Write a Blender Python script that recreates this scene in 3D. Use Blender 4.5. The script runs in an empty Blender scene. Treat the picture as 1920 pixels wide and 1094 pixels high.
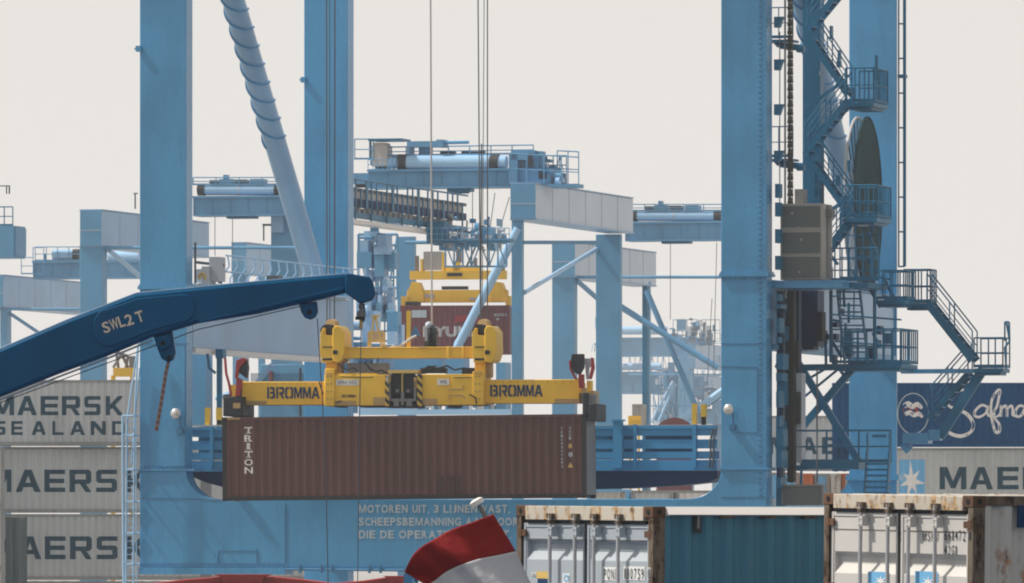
import bpy, bmesh, math, random
from mathutils import Vector, Matrix
random.seed(7)
R = math.radians
scene = bpy.context.scene
COL = scene.collection
# ---------------------------------------------------------------- camera
F = 16000.0; HZ = 1000.0; CH = 9.0          # focal length in photo pixels, horizon row, camera height
cd = bpy.data.cameras.new('camera'); cam = bpy.data.objects.new('camera', cd); COL.objects.link(cam)
cam.location = (0, 0, CH); cam.rotation_euler = (R(90), 0, 0)
cd.sensor_width = 36; cd.lens = 36*F/1920; cd.shift_y = (HZ-547)/1920
cd.clip_start = 1; cd.clip_end = 6000
scene.camera = cam
# ---------------------------------------------------------------- sky and sun
SUN_EL, SUN_AZ = R(52), R(-84)              # azimuth from +Y, negative = to the left
w = bpy.data.worlds.new('World'); scene.world = w; w.use_nodes = True
nt = w.node_tree; bg = nt.nodes['Background']
sky = nt.nodes.new('ShaderNodeTexSky'); sky.sky_type = 'NISHITA'; sky.sun_disc = False
sky.sun_elevation = SUN_EL; sky.sun_rotation = SUN_AZ
sky.air_density = 1.0; sky.dust_density = 4.0; sky.ozone_density = 1.0
SKY_S = 0.10
mx = nt.nodes.new('ShaderNodeMix'); mx.data_type = 'RGBA'
tcw = nt.nodes.new('ShaderNodeTexCoord'); sxw = nt.nodes.new('ShaderNodeSeparateXYZ'); nt.links.new(tcw.outputs['Generated'], sxw.inputs[0])
mrw = nt.nodes.new('ShaderNodeMapRange'); nt.links.new(sxw.outputs['Z'], mrw.inputs[0])      # the haze is thickest at the horizon
mrw.inputs[1].default_value = 0.05; mrw.inputs[2].default_value = 0.8; mrw.inputs[3].default_value = 0.97; mrw.inputs[4].default_value = 0.35
nt.links.new(mrw.outputs[0], mx.inputs[0])
nt.links.new(sky.outputs[0], mx.inputs[6]); mx.inputs[7].default_value = (8.3, 7.95, 7.55, 1)   # milky overcast veil
nt.links.new(mx.outputs[2], bg.inputs[0]); bg.inputs[1].default_value = SKY_S
sd = bpy.data.lights.new('sun', 'SUN'); sd.energy = 4.6; sd.angle = R(1.0); sd.color = (1.0, 0.95, 0.88)
sun = bpy.data.objects.new('sun', sd); COL.objects.link(sun)
to_sun = Vector((math.sin(SUN_AZ)*math.cos(SUN_EL), math.cos(SUN_AZ)*math.cos(SUN_EL), math.sin(SUN_EL)))
sun.rotation_euler = to_sun.to_track_quat('Z', 'Y').to_euler()
scene.view_settings.view_transform = 'Standard'; scene.view_settings.look = 'None'
scene.view_settings.exposure = 0.0; scene.view_settings.gamma = 1
scene.render.resolution_x = 1024; scene.render.resolution_y = 583
scene.render.engine = 'CYCLES'
scene.cycles.filter_width = 2.0
scene.cycles.max_bounces = 5; scene.cycles.volume_bounces = 1
# ---------------------------------------------------------------- materials
def paint(name, rgb, rough=0.45, var=0.12, rust=0.0, rustcol=(0.16,0.07,0.03), scale=1.0, metal=0.0, streak=0.25, spec=0.3, bump=0.02):
    m = bpy.data.materials.new(name); m.use_nodes = True
    n = m.node_tree.nodes; l = m.node_tree.links; b = n['Principled BSDF']
    tc = n.new('ShaderNodeTexCoord'); geo = n.new('ShaderNodeNewGeometry')
    mp = n.new('ShaderNodeMapping'); mp.inputs['Scale'].default_value = (2.2*scale, 2.2*scale, 0.35*scale)
    l.new(geo.outputs['Position'], mp.inputs[0])
    ns = n.new('ShaderNodeTexNoise'); ns.inputs['Scale'].default_value = 1.0; ns.inputs['Detail'].default_value = 6; l.new(mp.outputs[0], ns.inputs[0])
    n2 = n.new('ShaderNodeTexNoise'); n2.inputs['Scale'].default_value = 0.35*scale; n2.inputs['Detail'].default_value = 4; l.new(geo.outputs['Position'], n2.inputs[0])
    mul = n.new('ShaderNodeMath'); mul.operation = 'MULTIPLY_ADD'; mul.inputs[1].default_value = streak; l.new(ns.outputs[0], mul.inputs[0]); l.new(n2.outputs[0], mul.inputs[2])
    rp = n.new('ShaderNodeValToRGB'); l.new(mul.outputs[0], rp.inputs[0])
    rp.color_ramp.elements[0].position = 0.35; rp.color_ramp.elements[1].position = 0.85
    rp.color_ramp.elements[0].color = [c*(1-var) for c in rgb]+[1]; rp.color_ramp.elements[1].color = [min(1, c*(1+var)) for c in rgb]+[1]
    out = rp.outputs[0]
    if rust > 0:
        n3 = n.new('ShaderNodeTexNoise'); n3.inputs['Scale'].default_value = 3.4*scale; n3.inputs['Detail'].default_value = 9; n3.inputs['Roughness'].default_value = 0.72
        mp3 = n.new('ShaderNodeMapping'); mp3.inputs['Scale'].default_value = (1.6, 1.6, 0.45); l.new(geo.outputs['Position'], mp3.inputs[0]); l.new(mp3.outputs[0], n3.inputs[0])
        r3 = n.new('ShaderNodeValToRGB'); r3.color_ramp.elements[0].position = 0.70-rust*0.3; r3.color_ramp.elements[1].position = 0.80-rust*0.3
        l.new(n3.outputs[0], r3.inputs[0])
        n4 = n.new('ShaderNodeTexNoise'); n4.inputs['Scale'].default_value = 14*scale; l.new(geo.outputs['Position'], n4.inputs[0])
        r4 = n.new('ShaderNodeValToRGB'); l.new(n4.outputs[0], r4.inputs[0]); r4.color_ramp.elements[0].position = .35; r4.color_ramp.elements[1].position = .65
        r4.color_ramp.elements[0].color = [c*.4 for c in rustcol]+[1]; r4.color_ramp.elements[1].color = [min(1, c*1.7) for c in rustcol]+[1]
        mxx = n.new('ShaderNodeMix'); mxx.data_type = 'RGBA'; l.new(r3.outputs[0], mxx.inputs[0]); l.new(out, mxx.inputs[6]); l.new(r4.outputs[0], mxx.inputs[7]); out = mxx.outputs[2]
    l.new(out, b.inputs['Base Color'])
    rr = n.new('ShaderNodeMapRange'); l.new(ns.outputs[0], rr.inputs[0]); rr.inputs[3].default_value = rough*0.8; rr.inputs[4].default_value = min(1, rough*1.25); l.new(rr.outputs[0], b.inputs['Roughness'])
    if bump:
        bp = n.new('ShaderNodeBump'); bp.inputs['Strength'].default_value = 0.25; bp.inputs['Distance'].default_value = bump; l.new(n2.outputs[0], bp.inputs['Height']); l.new(bp.outputs[0], b.inputs['Normal'])
    b.inputs['Metallic'].default_value = metal
    b.inputs['Specular IOR Level'].default_value = spec
    return m
M = dict(
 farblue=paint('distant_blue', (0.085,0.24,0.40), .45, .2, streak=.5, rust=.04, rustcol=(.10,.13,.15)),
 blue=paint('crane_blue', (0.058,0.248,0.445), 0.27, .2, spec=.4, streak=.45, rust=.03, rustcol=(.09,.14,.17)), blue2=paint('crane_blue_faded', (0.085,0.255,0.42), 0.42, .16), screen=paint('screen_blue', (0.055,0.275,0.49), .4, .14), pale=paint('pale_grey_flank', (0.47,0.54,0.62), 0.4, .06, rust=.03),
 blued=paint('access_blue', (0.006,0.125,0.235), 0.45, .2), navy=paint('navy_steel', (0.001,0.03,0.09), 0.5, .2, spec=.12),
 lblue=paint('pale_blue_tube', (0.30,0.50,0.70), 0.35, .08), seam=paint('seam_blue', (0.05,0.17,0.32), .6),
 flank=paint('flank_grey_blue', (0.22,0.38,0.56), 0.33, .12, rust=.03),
 yellow=paint('spreader_yellow', (0.80,0.49,0.05), 0.5, .16, rust=.14, scale=1.2, rustcol=(.22,.13,.04)), yellow2=paint('light_yellow', (0.62,0.42,0.12), 0.5, .1),
 dark=paint('dark_machinery', (0.025,0.03,0.035), 0.6, .3), grey=paint('grey_steel', (0.18,0.18,0.18), .55, .2, rust=.15), black=paint('black_rubber', (0.012,0.012,0.013), .7),
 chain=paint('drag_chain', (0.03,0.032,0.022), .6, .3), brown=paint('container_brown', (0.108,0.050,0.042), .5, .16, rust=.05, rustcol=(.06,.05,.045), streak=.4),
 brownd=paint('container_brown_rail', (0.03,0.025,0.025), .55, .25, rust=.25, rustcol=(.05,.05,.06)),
 maroon=paint('container_maroon', (0.17,0.055,0.062), .5, .1), cgrey=paint('container_grey', (0.42,0.43,0.42), .5, .2, rust=.2, streak=.6, rustcol=(.2,.14,.08)),
 cgreyd=paint('container_grey_rail', (0.27,0.27,0.26), .55, .2, rust=.42, rustcol=(.2,.14,.08)), cnavy=paint('container_navy', (0.001,0.062,0.165), .5, .15, spec=.1, streak=.5),
 cteal=paint('container_teal', (0.028,0.118,0.172), .5, .45, rust=.14, rustcol=(.13,.07,.035), streak=.9), cwhite=paint('container_white', (0.54,0.52,0.48), .45, .14, rust=.16, rustcol=(.3,.17,.06)),
 cwhite2=paint('container_white_blue', (0.36,0.40,0.43), .42, .06, rust=.05, rustcol=(.3,.17,.06)),
 cwside=paint('container_white_side', (0.48,0.46,0.41), .5, .15, rust=.60, rustcol=(.24,.12,.05)), hdr=paint('rusty_header', (0.50,0.45,0.37), .55, .15, rust=.68, rustcol=(.33,.2,.09), scale=1.6),
 rust=paint('rusty_steel', (0.12,0.062,0.035), .8, .4, rust=.5, rustcol=(.07,.04,.025), scale=2), rpost=paint('rusty_post', (0.14,0.11,0.08), .7, .3, rust=.8, rustcol=(.06,.035,.02), scale=1.5),
 bar=paint('locking_bar', (0.42,0.42,0.42), .4, .1, rust=.25, metal=.2), cream=paint('cream_rail', (0.74,0.70,0.65), .5, .05, rust=.08),
 boxd=paint('dull_slate', (0.14,0.175,0.18), .6, .25), cabin=paint('cabinet_panel', (0.10,0.115,0.11), .5, .08), cabf=paint('cabinet_frame', (0.32,0.30,0.27), .5, .08), beige=paint('beige_box', (0.40,0.37,0.34), .5, .2),
 arm=paint('davit_blue', (0.001,0.066,0.15), .34, .25, bump=0, spec=.12, streak=.5), armt=paint('davit_letter', (0.62,0.52,0.40), .6),
 red=paint('red_steel', (0.33,0.035,0.03), .5, .15), redc=paint('red_arm', (0.30,0.03,0.035), .5), tan=paint('tan_paint', (0.42,0.28,0.12), .6, .2),
 ink=paint('letter_navy', (0.010,0.055,0.085), .6, .15, rust=.05), inkb=paint('letter_blue', (0.008,0.035,0.10), .5), inkw=paint('letter_white', (0.80,0.76,0.72), .6, .08), inkg=paint('letter_pale', (0.44,0.50,0.54), .55, .1),
 inkk=paint('letter_black', (0.03,0.035,0.045), .6), plate=paint('white_plate', (0.72,0.72,0.69), .5), lb=paint('logo_blue', (0.16,0.42,0.66), .5), steel=paint('wire', (0.10,0.115,0.13), .5, .1, metal=.3), wirel=paint('light_cable', (0.45,0.43,0.42), .6),
 chrome=paint('lamp_housing', (0.62,0.60,0.57), .28, .1, metal=.5), drum=paint('reel_drum', (0.030,0.062,0.070), .95, .25, spec=.03), cpatch=paint('brown_patch', (0.062,0.034,0.031), .6), rim=paint('reel_rim', (0.50,0.49,0.48), .5), ltgrey=paint('light_grey', (0.42,0.46,0.5), .5),
 orange=paint('orange_paint', (0.45,0.12,0.04), .5), concrete=paint('concrete', (0.30,0.29,0.27), .85, .2), water=paint('water', (0.02,0.045,0.05), .12, .3, bump=.3),
)
def stripes(name, c1, c2, scale, axis=(1,0,1)):
    m = bpy.data.materials.new(name); m.use_nodes = True; n = m.node_tree.nodes; l = m.node_tree.links; b = n['Principled BSDF']
    geo = n.new('ShaderNodeNewGeometry'); dp = n.new('ShaderNodeVectorMath'); dp.operation = 'DOT_PRODUCT'; dp.inputs[1].default_value = axis
    l.new(geo.outputs['Position'], dp.inputs[0])
    ml = n.new('ShaderNodeMath'); ml.operation = 'MULTIPLY'; ml.inputs[1].default_value = scale; l.new(dp.outputs['Value'], ml.inputs[0])
    fr = n.new('ShaderNodeMath'); fr.operation = 'FRACT'; l.new(ml.outputs[0], fr.inputs[0])
    gt = n.new('ShaderNodeMath'); gt.operation = 'GREATER_THAN'; gt.inputs[1].default_value = .5; l.new(fr.outputs[0], gt.inputs[0])
    mxx = n.new('ShaderNodeMix'); mxx.data_type = 'RGBA'; l.new(gt.outputs[0], mxx.inputs[0]); mxx.inputs[6].default_value = (*c1,1); mxx.inputs[7].default_value = (*c2,1)
    l.new(mxx.outputs[2], b.inputs['Base Color']); b.inputs['Roughness'].default_value = .6
    return m
M['hazard'] = stripes('hazard_stripes', (.02,.02,.02), (.6,.4,.06), 3.6)
M['rope'] = stripes('twisted_rope', (.22,.08,.05), (.28,.19,.15), 13, (0.4,0,1))
def cloth(name, rgb):
    m = bpy.data.materials.new(name); m.use_nodes = True; n = m.node_tree.nodes; l = m.node_tree.links; b = n['Principled BSDF']
    b.inputs['Base Color'].default_value = (*rgb,1); b.inputs['Roughness'].default_value = .85; b.inputs['Specular IOR Level'].default_value = .2
    ns = n.new('ShaderNodeTexNoise'); ns.inputs['Scale'].default_value = 4; ns.inputs['Detail'].default_value = 3; geo = n.new('ShaderNodeNewGeometry'); l.new(geo.outputs['Position'], ns.inputs[0])
    bp = n.new('ShaderNodeBump'); bp.inputs['Distance'].default_value = .06; bp.inputs['Strength'].default_value = .6; l.new(ns.outputs[0], bp.inputs['Height']); l.new(bp.outputs[0], b.inputs['Normal'])
    tr = n.new('ShaderNodeBsdfTranslucent'); tr.inputs[0].default_value = (*rgb,1); ms = n.new('ShaderNodeMixShader'); ms.inputs[0].default_value = .25
    l.new(b.outputs[0], ms.inputs[1]); l.new(tr.outputs[0], ms.inputs[2]); l.new(ms.outputs[0], n['Material Output'].inputs[0])
    return m
M['fred'] = cloth('flag_red', (.30,.022,.022)); M['fwhite'] = cloth('flag_white', (.60,.60,.62)); M['fblue'] = cloth('flag_blue', (.02,.06,.25))
# ---------------------------------------------------------------- mesh helpers
class MB:
    def __init__(s): s.v = []; s.f = []; s.marks = []
    def each(s, name, mat, parent=None, bevel=0):      # one object per piece
        out = []
        for k, (v0, f0) in enumerate(s.marks):
            v1, f1 = s.marks[k+1] if k+1 < len(s.marks) else (len(s.v), len(s.f))
            m = MB(); m.add(s.v[v0:v1], [tuple(i-v0 for i in f) for f in s.f[f0:f1]]); out.append(m.build(name, mat, parent, bevel))
        return out
    def add(s, vs, fs):
        s.marks.append((len(s.v), len(s.f)))
        o = len(s.v); s.v += [tuple(v) for v in vs]; s.f += [tuple(i+o for i in f) for f in fs]; return s
    def box(s, x0, x1, y0, y1, z0, z1):
        return s.add([(x0,y0,z0),(x1,y0,z0),(x1,y1,z0),(x0,y1,z0),(x0,y0,z1),(x1,y0,z1),(x1,y1,z1),(x0,y1,z1)],
                     [(0,3,2,1),(4,5,6,7),(0,1,5,4),(1,2,6,5),(2,3,7,6),(3,0,4,7)])
    def tube(s, p, q, r, n=10, r2=None, cap=True):
        p = Vector(p); q = Vector(q); d = (q-p).normalized(); a = d.orthogonal().normalized(); b = d.cross(a); r2 = r if r2 is None else r2
        vs = [p+(a*math.cos(t)+b*math.sin(t))*r for t in (2*math.pi*i/n for i in range(n))]+[q+(a*math.cos(t)+b*math.sin(t))*r2 for t in (2*math.pi*i/n for i in range(n))]
        fs = [(i,(i+1)%n,n+(i+1)%n,n+i) for i in range(n)]
        if cap: fs += [tuple(range(n))[::-1], tuple(range(n,2*n))]
        return s.add(vs, fs)
    def path(s, pts, r, n=8):
        for a, b in zip(pts, pts[1:]): s.tube(a, b, r, n)
        return s
    def beam(s, p, q, w, h):           # bar of section w (sideways) x h
        p = Vector(p); q = Vector(q); d = (q-p).normalized(); up = Vector((0,0,1)) if abs(d.z) < .95 else Vector((0,1,0))
        a = d.cross(up).normalized()*w/2; b = a.cross(d).normalized()*h/2
        vs = [p-a-b,p+a-b,p+a+b,p-a+b,q-a-b,q+a-b,q+a+b,q-a+b]
        return s.add(vs, [(0,1,2,3),(7,6,5,4),(0,4,5,1),(1,5,6,2),(2,6,7,3),(3,7,4,0)])
    def prism(s, pts, y0, y1):         # polygon (x,z) extruded along y
        n = len(pts)
        return s.add([(x,y0,z) for x,z in pts]+[(x,y1,z) for x,z in pts], [tuple(range(n)), tuple(range(2*n-1,n-1,-1))]+[(i,(i+1)%n,n+(i+1)%n,n+i) for i in range(n)])
    def disc(s, c, axis, r, t, n=32):
        a = Vector(axis).normalized()*t/2; return s.tube(Vector(c)-a, Vector(c)+a, r, n)
    def ball(s, c, rx, ry, rz, n=14, k=9):
        vs = [(c[0],c[1],c[2]-rz)]
        for i in range(1,k):
            t = -math.pi/2+math.pi*i/k
            vs += [(c[0]+rx*math.cos(t)*math.cos(2*math.pi*j/n), c[1]+ry*math.cos(t)*math.sin(2*math.pi*j/n), c[2]+rz*math.sin(t)) for j in range(n)]
        vs.append((c[0],c[1],c[2]+rz)); fs = [(0,1+(j+1)%n,1+j) for j in range(n)]
        for i in range(k-2): fs += [(1+i*n+j,1+i*n+(j+1)%n,1+(i+1)*n+(j+1)%n,1+(i+1)*n+j) for j in range(n)]
        e = len(vs)-1; fs += [(e,1+(k-2)*n+j,1+(k-2)*n+(j+1)%n) for j in range(n)]
        return s.add(vs, fs)
    def build(s, name, mat, parent=None, bevel=0, label=None, **kw):
        me = bpy.data.meshes.new(name); me.from_pydata(s.v, [], s.f); me.update()
        bm = bmesh.new(); bm.from_mesh(me); bmesh.ops.recalc_face_normals(bm, faces=bm.faces); bm.to_mesh(me); bm.free()
        me.materials.append(M[mat] if isinstance(mat, str) else mat)
        for p in me.polygons: p.use_smooth = True
        me.set_sharp_from_angle(angle=R(32))
        o = bpy.data.objects.new(name, me); COL.objects.link(o)
        if parent: o.parent = parent
        if bevel:
            b = o.modifiers.new('bevel', 'BEVEL'); b.width = bevel; b.segments = 2; b.limit_method = 'ANGLE'
        if label: o['label'] = label
        for k, v in kw.items(): o[k] = v
        return o
class Fr:                              # a placed frame: local x along the face, local y away from the viewer
    def __init__(s, px, Y, ang, z0=0.0):
        s.O = Vector(((px-960)*Y/F, Y, z0)); s.a = ang
        s.ux = Vector((math.cos(ang), math.sin(ang), 0)); s.uy = Vector((-math.sin(ang), math.cos(ang), 0))
    def ray(s, px, py): return Vector(((px-960)/F, 1, (HZ-py)/F))
    def y(s, px, py, w=0.0):           # hit on the plane local y = w
        d = s.ray(px,py); c = Vector((0,0,CH)); t = (w-(c-s.O).dot(s.uy))/d.dot(s.uy); p = c+d*t-s.O
        return Vector((p.dot(s.ux), w, p.z))
    def x(s, px, py, u=0.0):           # hit on the plane local x = u
        d = s.ray(px,py); c = Vector((0,0,CH)); t = (u-(c-s.O).dot(s.ux))/d.dot(s.ux); p = c+d*t-s.O
        return Vector((u, p.dot(s.uy), p.z))
    def empty(s, name, label, cat, group=None, rx=0, ry=0):
        o = bpy.data.objects.new(name, None); COL.objects.link(o); o.location = s.O; o.rotation_euler = (rx, ry, s.a)
        o['label'] = label; o['category'] = cat
        if group: o['group'] = group
        return o
    def bx(s, mb, px0, py0, px1, py1, w0, w1):
        pm = (py0+py1)/2; a = s.y(px0, pm, w0); b = s.y(px1, pm, w0); m = (px0+px1)/2
        mb.box(a.x, b.x, w0, w1, s.y(m, max(py0,py1), w0).z, s.y(m, min(py0,py1), w0).z); return mb
    def tb(s, mb, pts, r, n=8): return mb.path([s.y(*p) for p in pts], r, n)
def tag(o, label, cat, group=None, kind=None):
    if label: o['label'] = label
    if cat: o['category'] = cat
    if group: o['group'] = group
    if kind: o['kind'] = kind
    return o
# ---------------------------------------------------------------- lettering
_gl = {}
def glyph(txt, bold=0.0, space=1.0):
    k = (txt, bold, space)
    if k in _gl: return _gl[k]
    c = bpy.data.curves.new('t', 'FONT'); c.body = txt; c.size = 1; c.offset = bold; c.space_character = space; c.resolution_u = 4; c.fill_mode = 'FRONT'
    o = bpy.data.objects.new('t', c); COL.objects.link(o); bpy.context.view_layer.update()
    dg = bpy.context.evaluated_depsgraph_get(); me = bpy.data.meshes.new_from_object(o.evaluated_get(dg))
    vs = [v.co.copy() for v in me.vertices]; fs = [tuple(p.vertices) for p in me.polygons]
    bpy.data.objects.remove(o); bpy.data.curves.remove(c); bpy.data.meshes.remove(me)
    x0 = min(v.x for v in vs); x1 = max(v.x for v in vs); y0 = min(v.y for v in vs); y1 = max(v.y for v in vs)
    _gl[k] = ([((v.x-x0)/(x1-x0), (v.y-y0)/(y1-y0)) for v in vs], fs); return _gl[k]
BF = {
 'M': [[(0,0),(.2,0),(.2,.62),(0,1)],[(.2,.62),(.42,.05),(.5,.36),(.28,1),(0,1)],[(.42,.05),(.58,.05),(.5,.36)],[(.58,.05),(.8,.62),(1,1),(.72,1),(.5,.36)],[(.8,0),(1,0),(1,1),(.8,.62)]],
 'A': [[(0,0),(.25,0),(.5,.74),(.5,1),(.36,1)],[(1,0),(.64,1),(.5,1),(.5,.74),(.75,0)],[(.324,.22),(.676,.22),(.612,.41),(.388,.41)]],
 'E': [[(0,0),(.26,0),(.26,1),(0,1)],[(.26,0),(1,0),(1,.2),(.26,.2)],[(.26,.4),(.96,.4),(.96,.6),(.26,.6)],[(.26,.8),(1,.8),(1,1),(.26,1)]],
 'R': [[(0,0),(.25,0),(.25,1),(0,1)],[(.25,.8),(.75,.8),(1,.9),(.88,1),(.25,1)],[(.75,.56),(1,.47),(1,.9),(.75,.8)],[(.25,.36),(.88,.36),(1,.47),(.75,.56),(.25,.56)],[(.48,.36),(.74,0),(1,0),(.76,.36)]],
 'S': [[(.25,.8),(1,.8),(1,1),(.12,1),(0,.9)],[(0,.5),(.25,.6),(.25,.8),(0,.9)],[(0,.5),(.12,.4),(.75,.4),(1,.5),(.88,.6),(.25,.6)],[(.75,.2),(1,.1),(1,.5),(.75,.4)],[(0,0),(.88,0),(1,.1),(.75,.2),(0,.2)]],
 'K': [[(0,0),(.25,0),(.25,1),(0,1)],[(.25,.30),(.40,.36),(.55,.52),(1,1),(.70,1),(.25,.56)],[(.40,.36),(.70,0),(1,0),(.55,.52)]],
 'L': [[(0,0),(.26,0),(.26,1),(0,1)],[(.26,0),(1,0),(1,.2),(.26,.2)]],
 'N': [[(0,0),(.24,0),(.24,.6),(0,1)],[(.24,.6),(.76,0),(.76,.4),(.28,1),(0,1)],[(.76,0),(1,0),(1,1),(.76,1)]],
 'D': [[(0,0),(.25,0),(.25,1),(0,1)],[(.25,.8),(.75,.8),(1,.85),(.82,1),(.25,1)],[(.75,.2),(1,.15),(1,.85),(.75,.8)],[(.25,0),(.82,0),(1,.15),(.75,.2),(.25,.2)]],
 'O': [[(.25,.8),(.75,.8),(1,.88),(.8,1),(.2,1),(0,.88)],[(.75,.2),(1,.12),(1,.88),(.75,.8)],[(.2,0),(.8,0),(1,.12),(.75,.2),(.25,.2),(0,.12)],[(0,.12),(.25,.2),(.25,.8),(0,.88)]],
 'B': [[(0,0),(.28,0),(.28,1),(0,1)],[(.28,.82),(.68,.82),(.95,.88),(.78,1),(.28,1)],[(.68,.6),(.92,.51),(.95,.88),(.68,.82)],[(.28,.42),(.68,.42),(1,.42),(.92,.51),(.68,.6),(.28,.6)],[(.68,.18),(1,.12),(1,.42),(.68,.42)],[(.28,0),(.82,0),(1,.12),(.68,.18),(.28,.18)]]}
BF['m'] = [[(0,0),(.15,0),(.15,.66),(0,1)],[(.15,.66),(.43,.0),(.5,.26),(.21,1),(0,1)],[(.43,0),(.57,0),(.5,.26)],[(.57,0),(.85,.66),(1,1),(.79,1),(.5,.26)],[(.85,0),(1,0),(1,1),(.85,.66)]]
def layout(t, x0, x1, z0, z1, bold=.012):          # a line of capitals, each glyph fitted to its own cell
    wd = {'M':.82,'I':.16,'1':.24,' ':.26,',':.14,'.':.14,'J':.46,'W':.95,'O':.74,'N':.66,'A':.72,'G':.7,'D':.66}; gap = .13 if bold > .009 else .36
    tot = sum(wd.get(c, .58)+gap for c in t)-gap; k = (x1-x0)/tot; x = x0; out = []
    for c in t:
        w_ = wd.get(c, .58)*k
        if c in ',.': out.append((([(0,0),(1,0),(1,1),(0,1)], [(0,1,2,3)]), x, x+w_, z0-(.12 if c == ',' else 0)*(z1-z0), z0+.16*(z1-z0)))
        elif c != ' ': out.append((block('m') if c == 'M' else c, x, x+w_, z0, z1, bold))
        x += w_+gap*k
    return out
def block(ch):
    vs, fs = [], []
    for p in BF[ch]: fs.append(tuple(range(len(vs), len(vs)+len(p)))); vs += p
    return vs, fs
def flat_quad(pts): return ([tuple(p) for p in pts], [tuple(range(len(pts)))])
def lettering(items, name, mat, parent, prof=None, plane='y', off=-0.006, shear=0.0, label=None):
    """items: (text or (verts, faces), x0, x1, z0, z1, bold). prof: corrugation to follow"""
    bm = bmesh.new()
    for it in items:
        t, x0, x1, z0, z1 = it[:5]; bold = it[5] if len(it) > 5 else .02
        vs, fs = glyph(t, bold) if isinstance(t, str) else t
        V = [bm.verts.new((x0+a*(x1-x0)+shear*b*(z1-z0), 0, z0+b*(z1-z0))) for a, b in vs]
        for f in fs:
            try: bm.faces.new([V[i] for i in f])
            except ValueError: pass
    bmesh.ops.triangulate(bm, faces=bm.faces[:])
    if prof:
        xs = [v.co.x for v in bm.verts]; lo, hi = min(xs), max(xs)
        for xb in prof.folds(lo, hi):
            bmesh.ops.bisect_plane(bm, geom=bm.verts[:]+bm.edges[:]+bm.faces[:], plane_co=(xb,0,0), plane_no=(1,0,0), dist=1e-5)
        for v in bm.verts: v.co.y = prof(v.co.x)
    for v in bm.verts: v.co.y += off
    if plane == 'x':                   # end face at x=0: reading direction is -y
        for v in bm.verts: v.co = Vector((off, -v.co.x, v.co.z))
    me = bpy.data.meshes.new(name); bm.to_mesh(me); bm.free(); me.materials.append(M[mat])
    o = bpy.data.objects.new(name, me); COL.objects.link(o); o.parent = parent
    if label: o['label'] = label
    return o
class Corr:
    def __init__(s, x0, x1, pitch=.278, depth=.036, base=0.0):
        n = max(1, round((x1-x0)/pitch)); s.x0 = x0; s.p = (x1-x0)/n; s.d = depth; s.n = n; s.b = base; s.x1 = x1
        s.k = [(0,0),(.28,0),(.5,1),(.78,1),(1,0)]
    def __call__(s, x):
        t = ((x-s.x0)/s.p) % 1.0
        for (a,u),(b,v) in zip(s.k, s.k[1:]):
            if t <= b: return s.b+s.d*(u+(v-u)*(t-a)/(b-a))
        return s.b
    def folds(s, lo, hi):
        r = []
        for i in range(s.n+1):
            for a, _ in s.k[:-1]:
                x = s.x0+(i+a)*s.p
                if lo < x < hi: r.append(x)
        return r
# ---------------------------------------------------------------- container
def container(fr, L, H, W, wall, rail, post, name, label, group=None, pitch=.278, doors=None, rx=0, ry=0, z=0, light=False, toprail=None, base=None, cast=None, frame=True):
    e = fr.empty(name, label, 'shipping container', group, rx, ry); e.location.z = z
    pw = min(.16, L*.2); c = Corr(pw, L-pw, pitch, .046, .012)
    xs = [pw]+c.folds(pw+1e-4, L-pw-1e-4)+[L-pw]
    m = MB(); z0, z1 = .15, H-.10
    vs = [(x, c(x), z0) for x in xs]+[(x, c(x), z1) for x in xs]; n = len(xs)
    m.add(vs, [(i,i+1,n+i+1,n+i) for i in range(n-1)])
    m.build('side_wall', wall, e)
    m = MB(); m.box(.05, L-.05, W-.03, W-.01, .1, H-.05); m.build('rear_wall', wall, e)
    m = MB(); m.box(.03, L-.03, .02, W-.02, H-.06, H-.02)
    k = int(L/.6)
    for i in range(k): m.box(.3+i*.6, .45+i*.6, .1, W-.1, H-.02, H-.004)
    m.build('roof', wall, e)
    m = MB()
    if toprail == 'cream':  # sloped cream rail, shaped and coloured to read as the sunlit roof edge
        m.add([(.17,-.075,H-.085),(L-.17,-.075,H-.085),(L-.17,.018,H-.003),(.17,.018,H-.003),(.17,.018,H-.10),(L-.17,.018,H-.10)], [(0,1,2,3),(3,2,5,4),(4,5,1,0),(0,3,4),(1,5,2)])
    else: m.box(.15, L-.15, 0, .06, H-.10, H-.002)
    m.build('top_rail', toprail or rail, e)
    m = MB(); m.box(.15, L-.15, 0, .05, 0.01, .155); m.box(.15, L-.15, .05, W-.05, .02, .14); m.build('bottom_rail', rail, e)
    for x in (0, L-.165):
        pd = .085 if doors and x == 0 else .16
        m = MB(); m.box(x+.004, x+.161, .004, pd, .118, H-.118); m.build('corner_post', post, e)
        m = MB(); m.box(x+.004, x+.161, W-pd, W-.004, .118, H-.118); m.build('corner_post', post, e)
        for zz in (0, H-.118):
            for yy in (0, W-.162):
                mm = MB(); x0, x1, y0, y1, a, b = x-.002, x+.167, yy-.002, yy+.164, zz, zz+.118
                mm.box(x0, x1, y0, y1, a, b)
                o = mm.build('corner_casting', cast or rail, e, bevel=.006)
                if not light:
                    h = MB(); h.disc((x+.082, yy-.004, zz+.059), (0,1,0), .030, .006, 14); h.disc((x-.004 if x == 0 else x+.169, yy+.081, zz+.059), (1,0,0), .03, .006, 14)
                    h.build('casting_hole', 'black', o)
    if not doors:
        for x0, x1 in ((.02, .05), (L-.06, L-.03)):
            m = MB(); k = 8
            for i in range(k):
                ya = .16+(W-.32)*i/k; yb = .16+(W-.32)*(i+1)/k; m.box(x0-(.0 if i%2 else .015), x1+(.0 if i%2 else .015), ya, yb-.002, .14, H-.1)
            m.box(x0-.01, x1+.01, .16, W-.16, H-.13, H-.02); m.build('end_wall', post, e)
    return e, c
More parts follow.
